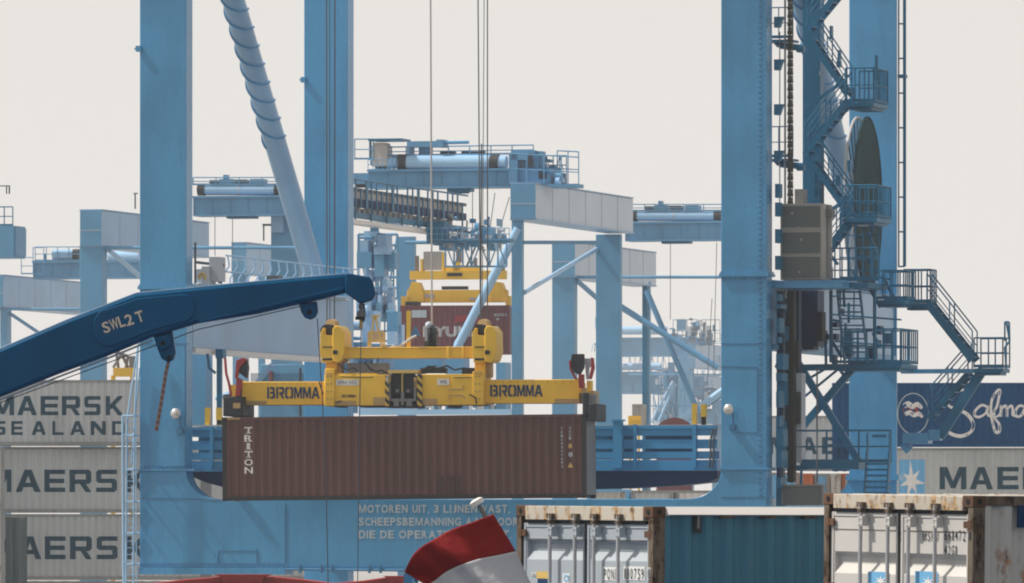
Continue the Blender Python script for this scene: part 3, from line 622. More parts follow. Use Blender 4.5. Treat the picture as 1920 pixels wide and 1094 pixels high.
# ---------------------------------------------------------------- cranes further along the quay
def far_crane(px, Y, label, parts):
    f = Fr(px, Y, A); e = f.empty('distant_crane', label, 'crane', 'quay cranes further along the quay')
    for p in parts:
        kind, mat = p[0], p[1]; m = MB(); a = p[2:]
        if kind == 'tie_beam':                  # px0, px1, pytop, pybot, w0, w1 : front face and long flank
            x0,x1,yt,yb,w0,w1 = a; f.bx(m, x0, yt, x1, yb, w0, w1); o = m.build('tie_beam', mat, e, bevel=.03); q = MB(); f.bx(q, x0, yt, x1, yb, w0-.02, w0-.002); q.build('end_plate', 'blue2', o)
            q = MB(); A0 = f.y(x0,(yt+yb)/2,w0).x; B0 = f.y(x1,(yt+yb)/2,w0).x; zt = f.y(x0,yt,w0).z; zb = f.y(x0,yb,w0).z
            q.box(A0-.05, B0+.07, w0+.05, w1-.05, zt+.003, zt+.06); q.box(A0-.05, B0+.07, w0+.05, w1-.05, zb-.07, zb-.003); q.build('beam_flange', 'flank', o)
            q = MB()
            for i in range(1,6): w_ = w0+(w1-w0)*i/6; q.box(B0+.001, B0+.02, w_, w_+.05, zb, zt)
            q.box(A0-.02, B0+.02, w0-.03, w0-.021, zb+(zt-zb)*.42, zb+(zt-zb)*.44)
            q.build('weld_seam', 'ltgrey', o); continue
        if kind == 'leg':                       # px0, px1, pytop, w, depth
            x0,x1,yt,w_,d = a; A0 = f.y(x0,600,w_).x; B0 = f.y(x1,600,w_).x; m.box(A0, B0, w_, w_+d, QZ+.02, f.y(x0,yt,w_).z); m.build('leg', mat, e, bevel=.02); continue
        if kind in ('tube','brace','rope_guide'):
            r, pts = a; f.tb(m, pts, r, 12)
        elif kind == 'girder':                  # px0, px1, pytop, pybot, w, d
            x0,x1,yt,yb,w_,d = a; f.bx(m, x0, yt, x1, yb, w_, w_+d); f.bx(m, x0-2, yt-3, x1+2, yt+1, w_-.2, w_+d+.1); f.bx(m, x0, yb-2, x1, yb+1, w_-.12, w_+d)
            for i in range(int((x1-x0)/34)+1): f.bx(m, x0+i*34, yt, x0+i*34+2, yb, w_-.05, w_)
        elif kind in ('cylinder','dark_band'):
            r, x0, x1, py, w_ = a; m.tube(f.y(x0,py,w_), f.y(x1,py,w_), r, 24)
        elif kind == 'railing':
            (pts, h, sp) = a; railing([f.y(*q) for q in pts], h, sp, .035, 1, parent=e, mat=mat); continue
        else:
            for b in a: f.bx(m, *b)
        (m.each if kind in ('end_carriage','hoist_motor','pulley','winch_house','top_unit','top_motor','lamp_post','sill_beam','drive_house') else m.build)(kind, mat, e)
    return f, e
def clutter(f, e, x0, x1, y0, y1, w_, n, mats=('farblue','blue2','blued','ltgrey','lblue'), seed=1, name='machinery', smin=6, smax=22):
    rnd = random.Random(seed); sets = {k: MB() for k in mats}
    for i in range(n):
        m = sets[rnd.choice(mats)]; sx = rnd.uniform(smin, smax)*.6; sy = rnd.uniform(smin, smax); x = rnd.uniform(x0, x1-sx); t = rnd.random(); y = y1-sy if t < .5 else rnd.uniform(y0, y1-sy); d = rnd.uniform(.2, 1.2); w2 = w_+rnd.uniform(0, 2)
        k = rnd.random()
        if k < .55: f.bx(m, x, y, x+sx, y+sy, w2, w2+d)
        elif k < .8: m.tube(f.y(x, y, w2), f.y(x+sx, y, w2), rnd.uniform(.06, .25), 10)
        else: m.tube(f.y(x, y, w2), f.y(x+rnd.uniform(-4,4), y1, w2), rnd.uniform(.03, .09), 8)
    for k, m in sets.items():
        if m.v: m.each(name, k, e)
# B: nearest of the far cranes
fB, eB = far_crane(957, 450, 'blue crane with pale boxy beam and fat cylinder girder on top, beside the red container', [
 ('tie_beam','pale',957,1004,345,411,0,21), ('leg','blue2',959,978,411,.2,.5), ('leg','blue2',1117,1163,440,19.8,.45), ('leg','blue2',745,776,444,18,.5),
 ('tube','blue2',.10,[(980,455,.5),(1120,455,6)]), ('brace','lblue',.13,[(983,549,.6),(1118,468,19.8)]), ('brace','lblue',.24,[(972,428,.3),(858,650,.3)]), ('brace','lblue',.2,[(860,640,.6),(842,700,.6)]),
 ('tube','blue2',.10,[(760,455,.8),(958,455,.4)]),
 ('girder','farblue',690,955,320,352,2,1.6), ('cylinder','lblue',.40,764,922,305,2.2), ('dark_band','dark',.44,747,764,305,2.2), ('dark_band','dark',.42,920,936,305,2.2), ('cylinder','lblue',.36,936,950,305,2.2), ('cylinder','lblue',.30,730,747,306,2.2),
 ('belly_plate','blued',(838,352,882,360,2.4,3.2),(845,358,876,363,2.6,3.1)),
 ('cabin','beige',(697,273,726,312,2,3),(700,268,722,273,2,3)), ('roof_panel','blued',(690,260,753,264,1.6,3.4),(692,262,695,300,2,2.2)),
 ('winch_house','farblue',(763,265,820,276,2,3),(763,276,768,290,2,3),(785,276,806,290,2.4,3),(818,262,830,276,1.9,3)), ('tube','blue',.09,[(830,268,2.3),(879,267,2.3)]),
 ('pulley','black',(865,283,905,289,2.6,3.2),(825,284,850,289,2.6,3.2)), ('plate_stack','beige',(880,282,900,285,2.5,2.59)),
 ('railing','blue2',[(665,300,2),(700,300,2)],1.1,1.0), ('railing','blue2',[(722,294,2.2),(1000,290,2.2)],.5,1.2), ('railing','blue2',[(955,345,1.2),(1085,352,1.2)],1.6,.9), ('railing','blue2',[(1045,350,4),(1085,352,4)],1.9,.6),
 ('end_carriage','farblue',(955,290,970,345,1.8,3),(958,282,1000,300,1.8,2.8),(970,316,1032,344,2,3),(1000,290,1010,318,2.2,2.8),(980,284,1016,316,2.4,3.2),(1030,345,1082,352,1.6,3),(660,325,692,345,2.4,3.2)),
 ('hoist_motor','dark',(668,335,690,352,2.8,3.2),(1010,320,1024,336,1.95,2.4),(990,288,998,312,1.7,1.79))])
clutter(fB, eB, 1000, 1062, 298, 346, 2, 26, seed=3, smin=5, smax=24); clutter(fB, eB, 692, 745, 280, 318, 2.4, 12, seed=4, smin=5, smax=16)
# truss deck of crane in front-left of B, receding to the right
fT, eT = far_crane(640, 420, 'dark truss deck with beige boxes just right of the second blue leg', [
 ('deck_flange','cream',(640,410,652,420,1,20)), ('leg','blue2',600,640,420,16,.5)])
x = fT.y(664, 400, 1).x
for z0,z1,mt,nm,dd in ((352,358,'steel','upper_chord',.12),(372,386,'navy','deck_girder',.5),(398,408,'blued','lower_chord',.3),(412,419,'cream','lower_flange',.5)):
    a = fT.y(664,z1,1).z; b = fT.y(664,z0,1).z
    MB().box(x-dd, x, .5, 22, a, b).build(nm, mt, eT)
m = MB(); n2 = MB(); zt = fT.y(664,356,1).z; zb = fT.y(664,408,1).z
for i in range(22):
    w_ = 1+i*.95; n2.box(x+.02, x+.09, w_, w_+.09+.25*(i%5==2), zb+(.5 if i%3 else -.1), zt+.5-.4*(i%4==1))
    m.box(x-.6, x-.1, w_+.1, w_+.62, zt-.55+.1*(i%3), zt+.05)
m.each('cargo_box', 'beige', eT); n2.each('deck_post', 'blued', eT)
m = MB()
for i in range(20):
    w_ = 1+i*.95; m.box(x-.5, x-.08, w_, w_+.5, zb+.1, zb+.45+.08*(i%2))
m.each('cargo_box', 'grey', eT)
m = MB(); m.tube((x+.06,.5,zt+.5),(x+.06,22,zt+.5),.05,6); m.build('deck_rail', 'blued', eT)
clutter(fT, eT, 668, 742, 425, 600, 4, 60, seed=9, smin=10, smax=46, mats=('blue2','lblue','flank'))
clutter(fT, eT, 800, 950, 425, 470, 14, 46, seed=12, smin=4, smax=26, mats=('blue2','blue','ltgrey'))
m = MB(); fT.bx(m, 800, 448, 955, 455, 14, 15); fT.bx(m, 800, 415, 832, 450, 14, 15); m.build('walkway', 'blued', eT)
def lattice(f, e, x0, y0, x1, y1, w_, nx, mat='farblue', r=.035, ny=2, diag=True, drop=0.0):
    m = MB(); g = lambda i, y_: (x0+(x1-x0)*i/nx, y_+drop*i/nx, w_)
    for j in range(ny+1): f.tb(m, [g(0, y0+(y1-y0)*j/ny), g(nx, y0+(y1-y0)*j/ny)], r, 6)
    for i in range(nx+1): f.tb(m, [g(i, y0), g(i, y1)], r, 6)
    if diag:
        for i in range(nx): f.tb(m, [g(i, y1 if i%2 else y0), g(i+1, y0 if i%2 else y1)], r*.8, 6)
    return m.build('lattice', mat, e)
lattice(fT, eT, 668, 356, 832, 388, 20, 14, 'blued', .03, 2, True, 28); lattice(fT, eT, 690, 392, 838, 412, 21, 12, 'farblue', .035, 2, True, 26)
lattice(fT, eT, 800, 428, 955, 450, 13, 16, 'farblue', .022, 2, False); lattice(fT, eT, 835, 456, 950, 500, 18, 7, 'farblue', .05, 1, True); lattice(fT, eT, 672, 440, 745, 560, 18, 4, 'farblue', .07, 6, True)
lattice(fT, eT, 688, 470, 738, 640, 22, 3, 'blued', .045, 9, True); lattice(fB, eB, 1000, 292, 1062, 346, 3.4, 5, 'blued', .03, 3, True); lattice(fB, eB, 690, 300, 745, 318, 1.5, 6, 'farblue', .02, 2, False)
clutter(fT, eT, 820, 950, 402, 455, 15, 50, seed=31, smin=3, smax=18, mats=('farblue','blued','steel','blue2'))
# C: left, girder with cylinder behind the straked brace
def upper(px0, px1, yt, yb, cyl0, cyl1, cy, r, w_=2):
    k = (px0+px1)/2
    return [('girder','farblue',px0,px1,yt,yb,w_,1.6), ('cylinder','lblue',r,cyl0,cyl1,cy,w_+.3), ('dark_band','dark',r*1.08,cyl0-14,cyl0,cy,w_+.3), ('dark_band','dark',r*1.08,cyl1,cyl1+14,cy,w_+.3), ('cylinder','ltgrey',r*1.02,k-1,k+2,cy,w_+.3),
      ('belly_plate','blued',(k-24,yb,k+28,yb+6,w_+.4,w_+1.3)), ('railing','blue2',[(px0,cy-8,w_),(px1,cy-8,w_)],.45,1.3),
      ('top_unit','blue2',(k-38,cy-20,k-14,cy-10,w_,w_+1),(k-30,cy-28,k-24,cy-20,w_+.2,w_+.8),(k+20,cy-20,k+44,cy-10,w_,w_+1)), ('top_motor','dark',(k-8,cy-19,k+12,cy-12,w_,w_+.8),(k-56,cy-18,k-42,cy-12,w_,w_+.8))]
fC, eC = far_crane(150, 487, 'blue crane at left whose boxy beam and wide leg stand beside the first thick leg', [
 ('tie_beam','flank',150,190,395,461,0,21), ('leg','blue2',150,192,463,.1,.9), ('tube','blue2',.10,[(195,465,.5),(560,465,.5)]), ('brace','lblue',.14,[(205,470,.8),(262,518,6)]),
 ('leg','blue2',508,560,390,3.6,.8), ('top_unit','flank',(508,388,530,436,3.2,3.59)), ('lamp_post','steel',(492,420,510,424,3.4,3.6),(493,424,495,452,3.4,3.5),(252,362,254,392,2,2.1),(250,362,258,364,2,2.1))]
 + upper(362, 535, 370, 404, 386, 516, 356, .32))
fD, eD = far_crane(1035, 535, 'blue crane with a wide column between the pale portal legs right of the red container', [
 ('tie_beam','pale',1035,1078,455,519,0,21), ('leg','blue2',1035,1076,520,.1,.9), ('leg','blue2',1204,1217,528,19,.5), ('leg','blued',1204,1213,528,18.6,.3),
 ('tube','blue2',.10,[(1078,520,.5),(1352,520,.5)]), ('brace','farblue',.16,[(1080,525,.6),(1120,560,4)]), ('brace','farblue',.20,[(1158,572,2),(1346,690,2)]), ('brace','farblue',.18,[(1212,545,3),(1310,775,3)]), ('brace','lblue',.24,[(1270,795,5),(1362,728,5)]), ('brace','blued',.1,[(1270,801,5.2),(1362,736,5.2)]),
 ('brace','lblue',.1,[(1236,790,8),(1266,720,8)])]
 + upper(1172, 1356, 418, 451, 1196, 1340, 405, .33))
fE, eE = far_crane(0, 600, 'hazy blue crane at the left picture edge with a railed top and pale beam', [
 ('tie_beam','flank',-40,6,517,575,0,21.5), ('leg','blue2',0,13,578,.5,1.0), ('tube','blue2',.1,[(0,580,.5),(150,580,.5)]), ('brace','farblue',.12,[(14,585,1),(96,640,1)]),
 ('girder','farblue',62,262,492,522,3,1.6), ('cylinder','lblue',.38,100,140,478,3.2), ('cylinder','lblue',.42,205,262,482,3.2), ('dark_band','dark',.4,138,148,478,3.2), ('railing','blue2',[(62,515,2.6),(82,515,2.6)],1.9,.9), ('railing','blue2',[(66,490,2.8),(150,490,2.8)],1.0,.8), ('railing','blue2',[(40,515,2.8),(62,515,2.8)],1.2,.6)])
clutter(fE, eE, 84, 150, 466, 520, 3, 22, seed=5, smin=6, smax=20)
fG, eG = far_crane(-30, 470, 'blue gantry end with a railed platform cut off by the left picture edge', [
 ('gantry_end','blue2',(-60,424,26,484,0,2),(-60,428,30,480,.1,1.9)), ('railing','blued',[(-40,424,.1),(24,424,.1)],1.05,.45), ('lamp_post','steel',(-10,348,18,350,.5,.6),(16,350,18,364,.5,.6),(11,350,12.5,364,.5,.6),(-10,350,-6,424,.5,.6)), ('leg','blue2',-60,-30,480,.5,1)])
fH, eH = far_crane(430, 590, 'small hazy blue portal seen under the straked brace', [
 ('tie_beam','flank',434,462,456,512,0,20), ('leg','blue2',436,460,512,.1,.9), ('leg','blue2',484,494,512,17,.5)])
fJ, eJ = far_crane(1180, 1250, 'faintest hazy crane group low between the slim blue leg and the right portal leg', [
 ('girder','blue2',1150,1290,636,668,3,2), ('cylinder','lblue',.6,1160,1250,620,3.2), ('girder','blue2',1150,1280,700,738,9,2), ('cylinder','lblue',.5,1160,1240,688,9.2), ('tie_beam','flank',1288,1304,645,690,0,24),
 ('leg','blue2',1272,1298,668,2,1.2), ('tie_beam','flank',1300,1320,706,745,12,24), ('tube','blue2',.15,[(1180,703,3),(1352,703,3)]), ('leg','blue2',1246,1256,738,9,.8), ('leg','blue2',1335,1356,750,12,.8),
 ('brace','lblue',.2,[(1222,790,3),(1262,715,3)]), ('railing','blue2',[(1270,640,2),(1352,645,2)],1.5,1.5)])
clutter(fJ, eJ, 1255, 1348, 598, 648, 3, 64, seed=6, smin=5, smax=26, mats=('blue2','blued','steel','ltgrey')); clutter(fJ, eJ, 1225, 1300, 680, 790, 6, 60, seed=8, smin=6, smax=34); clutter(fJ, eJ, 1300, 1350, 700, 795, 9, 30, seed=18, smin=6, smax=30, mats=('blue2','ltgrey','blued')); clutter(fJ, eJ, 1112, 1150, 595, 660, 6, 20, seed=10, smin=6, smax=26)
lattice(fJ, eJ, 1180, 668, 1350, 706, 14, 16, 'farblue', .06, 1, True); lattice(fJ, eJ, 1225, 740, 1350, 795, 14, 9, 'farblue', .07, 2, True); lattice(fJ, eJ, 1262, 600, 1350, 640, 8, 10, 'blued', .05, 2, False); lattice(fD, eD, 1218, 700, 1300, 792, 24, 5, 'farblue', .03, 3, True)
fL, eL = far_crane(470, 400, 'blue crane base seen behind the yellow lifting frame and under the pale side beam', [
 ('leg','blue2',488,600,684,2,.8), ('leg','blue2',570,612,640,9,.8), ('leg','blue',614,650,600,9,.6), ('sill_beam','blue2',(470,700,700,742,2,3)), ('sill_beam','blue2',(640,752,660,775,2,3),(700,690,735,775,4,4.6)), ('top_tube_rail','lblue',(672,768,955,778,1,1.4),(672,762,770,768,1.6,2)), ('drive_house','blue2',(835,665,870,768,5,6),(740,668,830,700,6,7),(930,680,948,770,5,6)),
 ('ladder','blued',(645,590,648,640,8,8.1),(655,590,658,640,8,8.1),(645,600,658,602,8,8.1),(645,615,658,617,8,8.1),(645,628,658,630,8,8.1)), ('pipe','dark',(561,690,564,780,1.5,1.6)), ('end_plate','ltgrey',(470,700,484,760,1.8,1.99)), ('rail_post','maroon',(504,696,508,715,1.5,1.9))])
clutter(fL, eL, 680, 950, 742, 770, 4, 50, seed=15, smin=5, smax=22, mats=('lblue','ltgrey','blue2','cgrey'))
clutter(fL, eL, 600, 760, 580, 700, 10, 40, seed=17, smin=14, smax=60, mats=('blue2','lblue','flank'))
# ---------------------------------------------------------------- maroon container on a far spreader
Hq = Fr(750, 452, R(-8), 0)
pz = Hq.y(850, 665).z; L = Hq.y(956, 620).x; H = Hq.y(850, 573).z-pz
e, c = container(Hq, L, H, 2.44, 'maroon', 'maroon', 'maroon', 'shipping_container', 'dark red container with pale HYUNDAI lettering hanging behind the yellow headblock', z=pz, light=True)
def on(f, t, x0, x1, y0, y1, zb, bold=.03):     # text box from pixels; zb = base height of the container
    a = f.y(x0, y1); b = f.y(x1, y0); return (t, a.x, b.x, f.y((x0+x1)/2, y1).z-zb, f.y((x0+x1)/2, y0).z-zb, bold)
lettering([on(Hq,'HYUNDAI',793,935,612,632,pz,.05)], 'side_lettering', 'wirel', e, prof=c, off=-.02)
lettering([on(Hq,'ABC',0,1,0,1,pz)[:0] or ((flat_quad([(0,0),(1,0),(1,1),(0,1)])), *on(Hq,'x',772,800,582,596,pz)[1:])], 'white_sticker', 'inkg', e, off=-.01)
lettering([(flat_quad([(0,0),(1,0),(.8,1),(.1,1)]), *on(Hq,'x',850,905,592,604,pz)[1:])], 'red_emblem', 'redc', e, off=-.01)
lettering([on(Hq,'22G1',925,950,588,593,pz), on(Hq,'4',930,936,596,601,pz)], 'side_lettering', 'inkg', e, prof=c, off=-.02)
sp = Hq.empty('far_spreader', 'small yellow lifting spreader gripping the dark red container', 'spreader')
m = MB(); Hq.bx(m, 763, 544, 950, 567, .8, 1.6); m.build('main_beam', 'yellow', sp)
m = MB(); Hq.bx(m, 768, 508, 948, 524, .9, 1.5); Hq.bx(m, 835, 500, 900, 520, 1, 1.6); Hq.bx(m, 850, 492, 862, 512, 1.0, 1.4); m.build('headblock', 'yellow', sp)
for px in (768, 922):
    m = MB(); a = Hq.y(px,545,.7); p = lambda x_, y_: (Hq.y(x_,y_,.7).x, Hq.y(px,y_,.7).z)
    m.prism([p(px-3,566), p(px+26,566), p(px+26,552), p(px+18,530), p(px+4,528), p(px-3,545)], .7, 1.7); m.build('lug_housing', 'yellow', sp)
m = MB(); Hq.bx(m, 752, 556, 765, 575, .6, 1.9); Hq.bx(m, 948, 555, 957, 575, .6, 1.9); m.each('end_beam', 'yellow', sp)
m = MB(); Hq.bx(m, 760, 566, 782, 573, .5, 1.9); Hq.bx(m, 828, 537, 876, 543, 1, 1.5); Hq.bx(m, 838, 512, 866, 518, .8, .99); Hq.bx(m, 915, 540, 925, 545, .8, 1.2); m.each('hydraulic_unit', 'dark', sp)
m = MB(); Hq.bx(m, 794, 472, 828, 506, 1.0, 1.8); m.build('cable_basket', 'beige', sp)
m = MB(); Hq.bx(m, 788, 486, 793, 508, 1, 1.8); Hq.bx(m, 828, 474, 833, 508, 1, 1.8); m.each('basket_frame', 'yellow', sp)
m = MB(); Hq.bx(m, 855, 470, 864, 492, 1.2, 1.6); Hq.bx(m, 888, 484, 893, 502, 1.2, 1.6); Hq.bx(m, 778, 480, 784, 508, 1.2, 1.6); Hq.bx(m,935,492,945,508,1.2,1.6); m.each('sheave', 'grey', sp)
m = MB()
for (x0,y0,x1,y1) in ((858,474,840,455),(875,500,892,462),(846,470,826,452),(850,455,862,472),(895,462,910,470)): m.tube(Hq.y(x0,y0,1.3), Hq.y(x1,y1,1.3), .06, 6)
m.build('hoist_cable', 'steel', sp)
m = MB(); Hq.bx(m, 796, 552, 815, 558, .76, .799); Hq.bx(m, 880, 558, 900, 563, .76, .799); m.each('label_plate', 'beige', sp)
# ---------------------------------------------------------------- stacked containers on the quay
def text_row(f, word, cols, py0, py1, zb, bold=.045): return [on(f, block(ch), x0, x1, py0, py1, zb, bold) for ch, (x0, x1) in zip(word, cols)]
def stack_box(px0, px1, pyt, pyb, Y, wall, rail, label, group, texts=(), mat='ink', fang=R(-4)):
    f = Fr(px0, Y, fang, 0); zb = f.y((px0+px1)/2, pyb).z; zt = f.y((px0+px1)/2, pyt).z; L = f.y(px1, (pyt+pyb)/2).x
    e, c = container(f, L, zt-zb, 2.44, wall, rail, rail, 'shipping_container', label, group, z=zb, light=True)
    for t in texts:
        if callable(t): t(f, e, c, zb); continue
        lettering(t if isinstance(t, list) else [t], 'side_lettering', mat, e, prof=c, off=-.006)
    return f, e, c, zb
G1 = 'grey containers stacked behind the left leg'
def T(word, cols, y0, y1): return lambda f, e, c, zb: lettering(text_row(f, word, cols, y0, y1, zb), 'side_lettering', 'ink', e, prof=c)
stack_box(-290, 330, 713, 836.5, 335, 'cgrey', 'cgreyd', 'rust-streaked grey container reading MAERSK over SEALAND, topmost of the left stack', G1, [
 T('MAERSK', [(-16,26),(32,69),(76,109),(116,150),(158,188),(198,231)], 743, 779), T('SEALAND', [(-15,10),(21,42),(59,86),(98,119),(131,159),(170,198),(210,234)], 790, 816)])
stack_box(-20, 640, 838, 962.5, 335, 'cgrey', 'cgreyd', 'grey container lettered MAERSK, directly under the MAERSK SEALAND one', G1, [T('MAERSK', [(-22,21),(29,76),(83,122),(130,171),(180,219),(236,275)], 881, 923)])
stack_box(-20, 640, 964, 1088.5, 335, 'cgrey', 'cgreyd', 'grey container lettered MAERSK with a narrow dull slate box before its left end', G1, [T('MAERSK', [(-22,24),(35,77),(84,123),(131,172),(181,220),(236,276)], 1006, 1049)])
stack_box(-20, 640, 1090, 1211, 335, 'cgrey', 'cgreyd', 'grey container of which only the top strip shows along the bottom edge at left', G1, [])
for k, (y0, y1) in enumerate(((838,950),(951,1068.5),(1070,1182))):
    stack_box(-420, 9, y0, y1, 328, 'cgrey', 'cgreyd', ['container end post at the left picture edge, level with the upper MAERSK box','container end post at the left picture edge, level with the lower MAERSK box','container end post at the very bottom left corner'][k], 'containers cut by the left picture edge', fang=R(5))
stack_box(10, 36, 970, 1100, 331, 'boxd', 'boxd', 'narrow dull slate box standing before the lower MAERSK container', None)
G2 = 'containers stacked behind the right leg'
def safmarine(f, e, c, zb):
    def ribbon(paths, name, mat):
        bm = bmesh.new()
        for pts, ws in paths:
            P2 = [(f.y(a,b).x, f.y(a,b).z-zb) for a,b in pts]
            Q = []
            for i in range(len(P2)-1):           # smooth
                p0 = P2[max(i-1,0)]; p1 = P2[i]; p2 = P2[i+1]; p3 = P2[min(i+2,len(P2)-1)]
                w1 = ws[i]; w2 = ws[i+1]
                for k in range(6):
                    t = k/6; q = [.5*((2*p1[j])+(-p0[j]+p2[j])*t+(2*p0[j]-5*p1[j]+4*p2[j]-p3[j])*t*t+(-p0[j]+3*p1[j]-3*p2[j]+p3[j])*t**3) for j in (0,1)]
                    Q.append((q[0], q[1], (w1+(w2-w1)*t)*.0215))
            Q.append((*P2[-1], ws[-1]*.0215)); vs = []
            for i, (x_, z_, w_) in enumerate(Q):
                a = Q[max(i-1,0)]; b = Q[min(i+1,len(Q)-1)]; dx, dz = b[0]-a[0], b[1]-a[1]; l_ = math.hypot(dx,dz) or 1
                vs.append((bm.verts.new((x_-dz/l_*w_/2, 0, z_+dx/l_*w_/2)), bm.verts.new((x_+dz/l_*w_/2, 0, z_-dx/l_*w_/2))))
            for (a,b),(d,g) in zip(vs, vs[1:]): bm.faces.new((a,b,g,d))
        for v in bm.verts: v.co.y = c(v.co.x)-.012
        me = bpy.data.meshes.new(name); bm.to_mesh(me); bm.free(); me.materials.append(M[mat]); o = bpy.data.objects.new(name, me); COL.objects.link(o); o.parent = e
    ribbon([
     ([(1817,741),(1812,733),(1800,732),(1786,738),(1777,752),(1780,762),(1795,768),(1812,776),(1822,788),(1825,800),(1819,811),(1803,818),(1786,815),(1774,806),(1773,796),(1780,790)], [4,4,5,6,6,5,6,7,7,6,6,7,7,6,4,3]),
     ([(1852,764),(1841,760),(1829,770),(1828,780),(1837,782),(1848,775),(1853,762),(1851,775),(1858,781),(1866,775)], [4,5,5,5,5,4,4,5,5,4]),
     ([(1856,780),(1868,765),(1873,745),(1875,733),(1870,733),(1860,750),(1858,775),(1863,800),(1868,811),(1874,808),(1873,795),(1864,783),(1872,780),(1878,768)], [4,5,5,5,5,5,5,5,6,6,5,4,4,4]),
     ([(1877,760),(1877,782)], [5,5]), ([(1877,768),(1885,761),(1888,770),(1888,782)], [4,5,5,5]), ([(1888,768),(1896,761),(1899,770),(1899,778),(1906,781)], [4,5,5,5,4]),
     ([(1923,764),(1912,761),(1904,771),(1906,781),(1915,779),(1923,764),(1922,778),(1932,782)], [4,5,5,5,5,5,5,4]),
     ([(1936,764),(1936,782)], [5,5]), ([(1936,770),(1944,762),(1950,765)], [5,5,5]), ([(1955,764),(1955,782)],[5,5]), ([(1962,764),(1962,782)],[5,5]), ([(1962,770),(1970,762),(1974,770),(1974,782)],[5,5,5,5]), ([(1980,772),(1990,770),(1986,762),(1979,770),(1981,781),(1992,780)],[4,5,5,5,5,4])], 'script_lettering', 'inkw')
    cc = [(1712+29*math.cos(t), 776+38*math.sin(t)) for t in (2*math.pi*i/28 for i in range(29))]
    ribbon([(cc, [2]*29)], 'round_emblem', 'inkg')
    ribbon([([(1695,762),(1703,758),(1711,763),(1720,759),(1729,766)],[9,11,9,10,5]), ([(1697,777),(1706,774),(1714,779),(1722,776),(1730,783)],[7,9,8,9,4])], 'emblem_flag', 'inkw')
    ribbon([([(1695,765),(1698,776)],[7,7]), ([(1707,765),(1709,776)],[6,5]), ([(1717,764),(1721,778)],[6,6])], 'emblem_stripe', 'red')
stack_box(1560, 2190, 718, 838.5, 350, 'cnavy', 'cnavy', 'dark blue container with white script lettering Safmarine, top of the right stack', G2, [safmarine])
def star(f, e, c, zb):
    a = on(f,'x',1686,1734,862,942,zb); lettering([(flat_quad([(0,0),(1,0),(1,1),(0,1)]), *a[1:])], 'logo_panel', 'lb', e, prof=c)
    pts = []; rad = [1.0,.62,.80,.95,.70,.9,.75]
    for i in range(7):
        t = math.pi/2+.08+2*math.pi*i/7; r_ = .5*rad[i]; pts.append((.5+r_*math.cos(t), .5+r_*math.sin(t))); t += math.pi/7; pts.append((.5+.15*math.cos(t), .5+.15*math.sin(t)))
    b = on(f,'x',1680,1738,862,942,zb); V = [(.5,.5)]+pts
    lettering([((V, [(0,i+1,(i+1)%14+1) for i in range(14)]), *b[1:])], 'logo_star', 'inkw', e, prof=c, off=-.016)
stack_box(1660, 2290, 840, 964.5, 350, 'cgrey', 'cgreyd', 'grey container with a white star on blue and MAERSK lettering, under the dark blue one', G2, [star, T('MAERSK', [(1762,1812),(1818,1862),(1870,1910),(1918,1960),(1970,2012),(2022,2060)], 876, 918)])
stack_box(1660, 2290, 966, 1090, 350, 'cgrey', 'cgreyd', 'grey container hidden low behind the rusty white one', G2)
G3 = 'containers seen through the crane legs'
AE = lambda f, e, c, zb: (lettering(text_row(f, 'MAER', [(1440,1488),(1502,1532),(1541,1574),(1582,1612)], 820, 852, zb), 'side_lettering', 'ink', e, prof=c))
stack_box(1420, 1584, 780, 884, 380, 'cgrey', 'cgreyd', 'grey container with large dark letters A E behind the lower access stairs', G3, [AE])
stack_box(1400, 1498, 886, 990, 378, 'lb', 'cgreyd', 'light blue container under the grey A E container, left of the orange one', G3)
stack_box(1500, 1524, 888, 990, 376, 'orange', 'orange', 'brick orange container low behind the access walkway', G3)
stack_box(1527, 1556, 888, 990, 377, 'lb', 'cgreyd', 'light blue container right of the brick orange one', G3)
stack_box(1558, 1576, 888, 990, 376, 'cwside', 'cwside', 'pale container between the light blue one and the tan one', G3)
stack_box(1578, 1600, 888, 990, 377, 'beige', 'orange', 'tan and orange container beside the rounded back portal corner', G3)
stack_box(400, 760, 900, 1010, 352, 'cgrey', 'cgreyd', 'pale container glimpsed through the rounded lower left portal corner', G3)
stack_box(1100, 1180, 918, 1020, 352, 'cwside', 'lb', 'pale container strip under the shaded girder belly right of the hanging brown container', G3)
stack_box(1184, 1262, 920, 1020, 351, 'cgrey', 'cgreyd', 'beige grey container strip in the middle under the shaded girder belly', G3)
stack_box(1266, 1400, 920, 1020, 352, 'cream', 'cgreyd', 'cream container strip beside the rounded lower right portal corner', G3)
stack_box(1560, 1600, 722, 884, 352, 'cnavy', 'cnavy', 'narrow dark container edge left of the right back leg', None)
stack_box(1185, 1207, 758, 800, 420, 'beige', 'beige', 'small grey cabin above the slatted blue screen', None)
f = Fr(1270, 430, 0); mz = f.y(0+1270,802).z
m = MB(); pts = [(f.y(1232,0).x, QZ)]+[(f.y(1232+66*i/10,0).x, f.y(1270, 800-17*math.sin(math.pi*i/10)**.7).z) for i in range(11)]+[(f.y(1298,0).x, QZ)]
o = m.prism(pts, 0, 3).build('ore_heap', 'maroon'); o.location = f.O; tag(o, 'low reddish brown mound behind the slatted screen', 'heap')
f = Fr(1180, 410, 0); m = MB(); f.bx(m, 1178, 780, 1202, 802, 0, 1); f.bx(m, 1183, 786, 1200, 790, -.1, 0); f.bx(m, 1180, 802, 1184, 1120, .1, .4); f.bx(m,1196,802,1200,1120,.1,.4)
o = m.build('work_platform', 'yellow'); o.location = f.O; tag(o, 'small yellow steel platform low right of the pale portal leg', 'platform')
f = Fr(215, 380, 0); e = f.empty('yellow_lift', 'small yellow machine with a lattice top behind the rope left of the first leg', 'lifting machine')
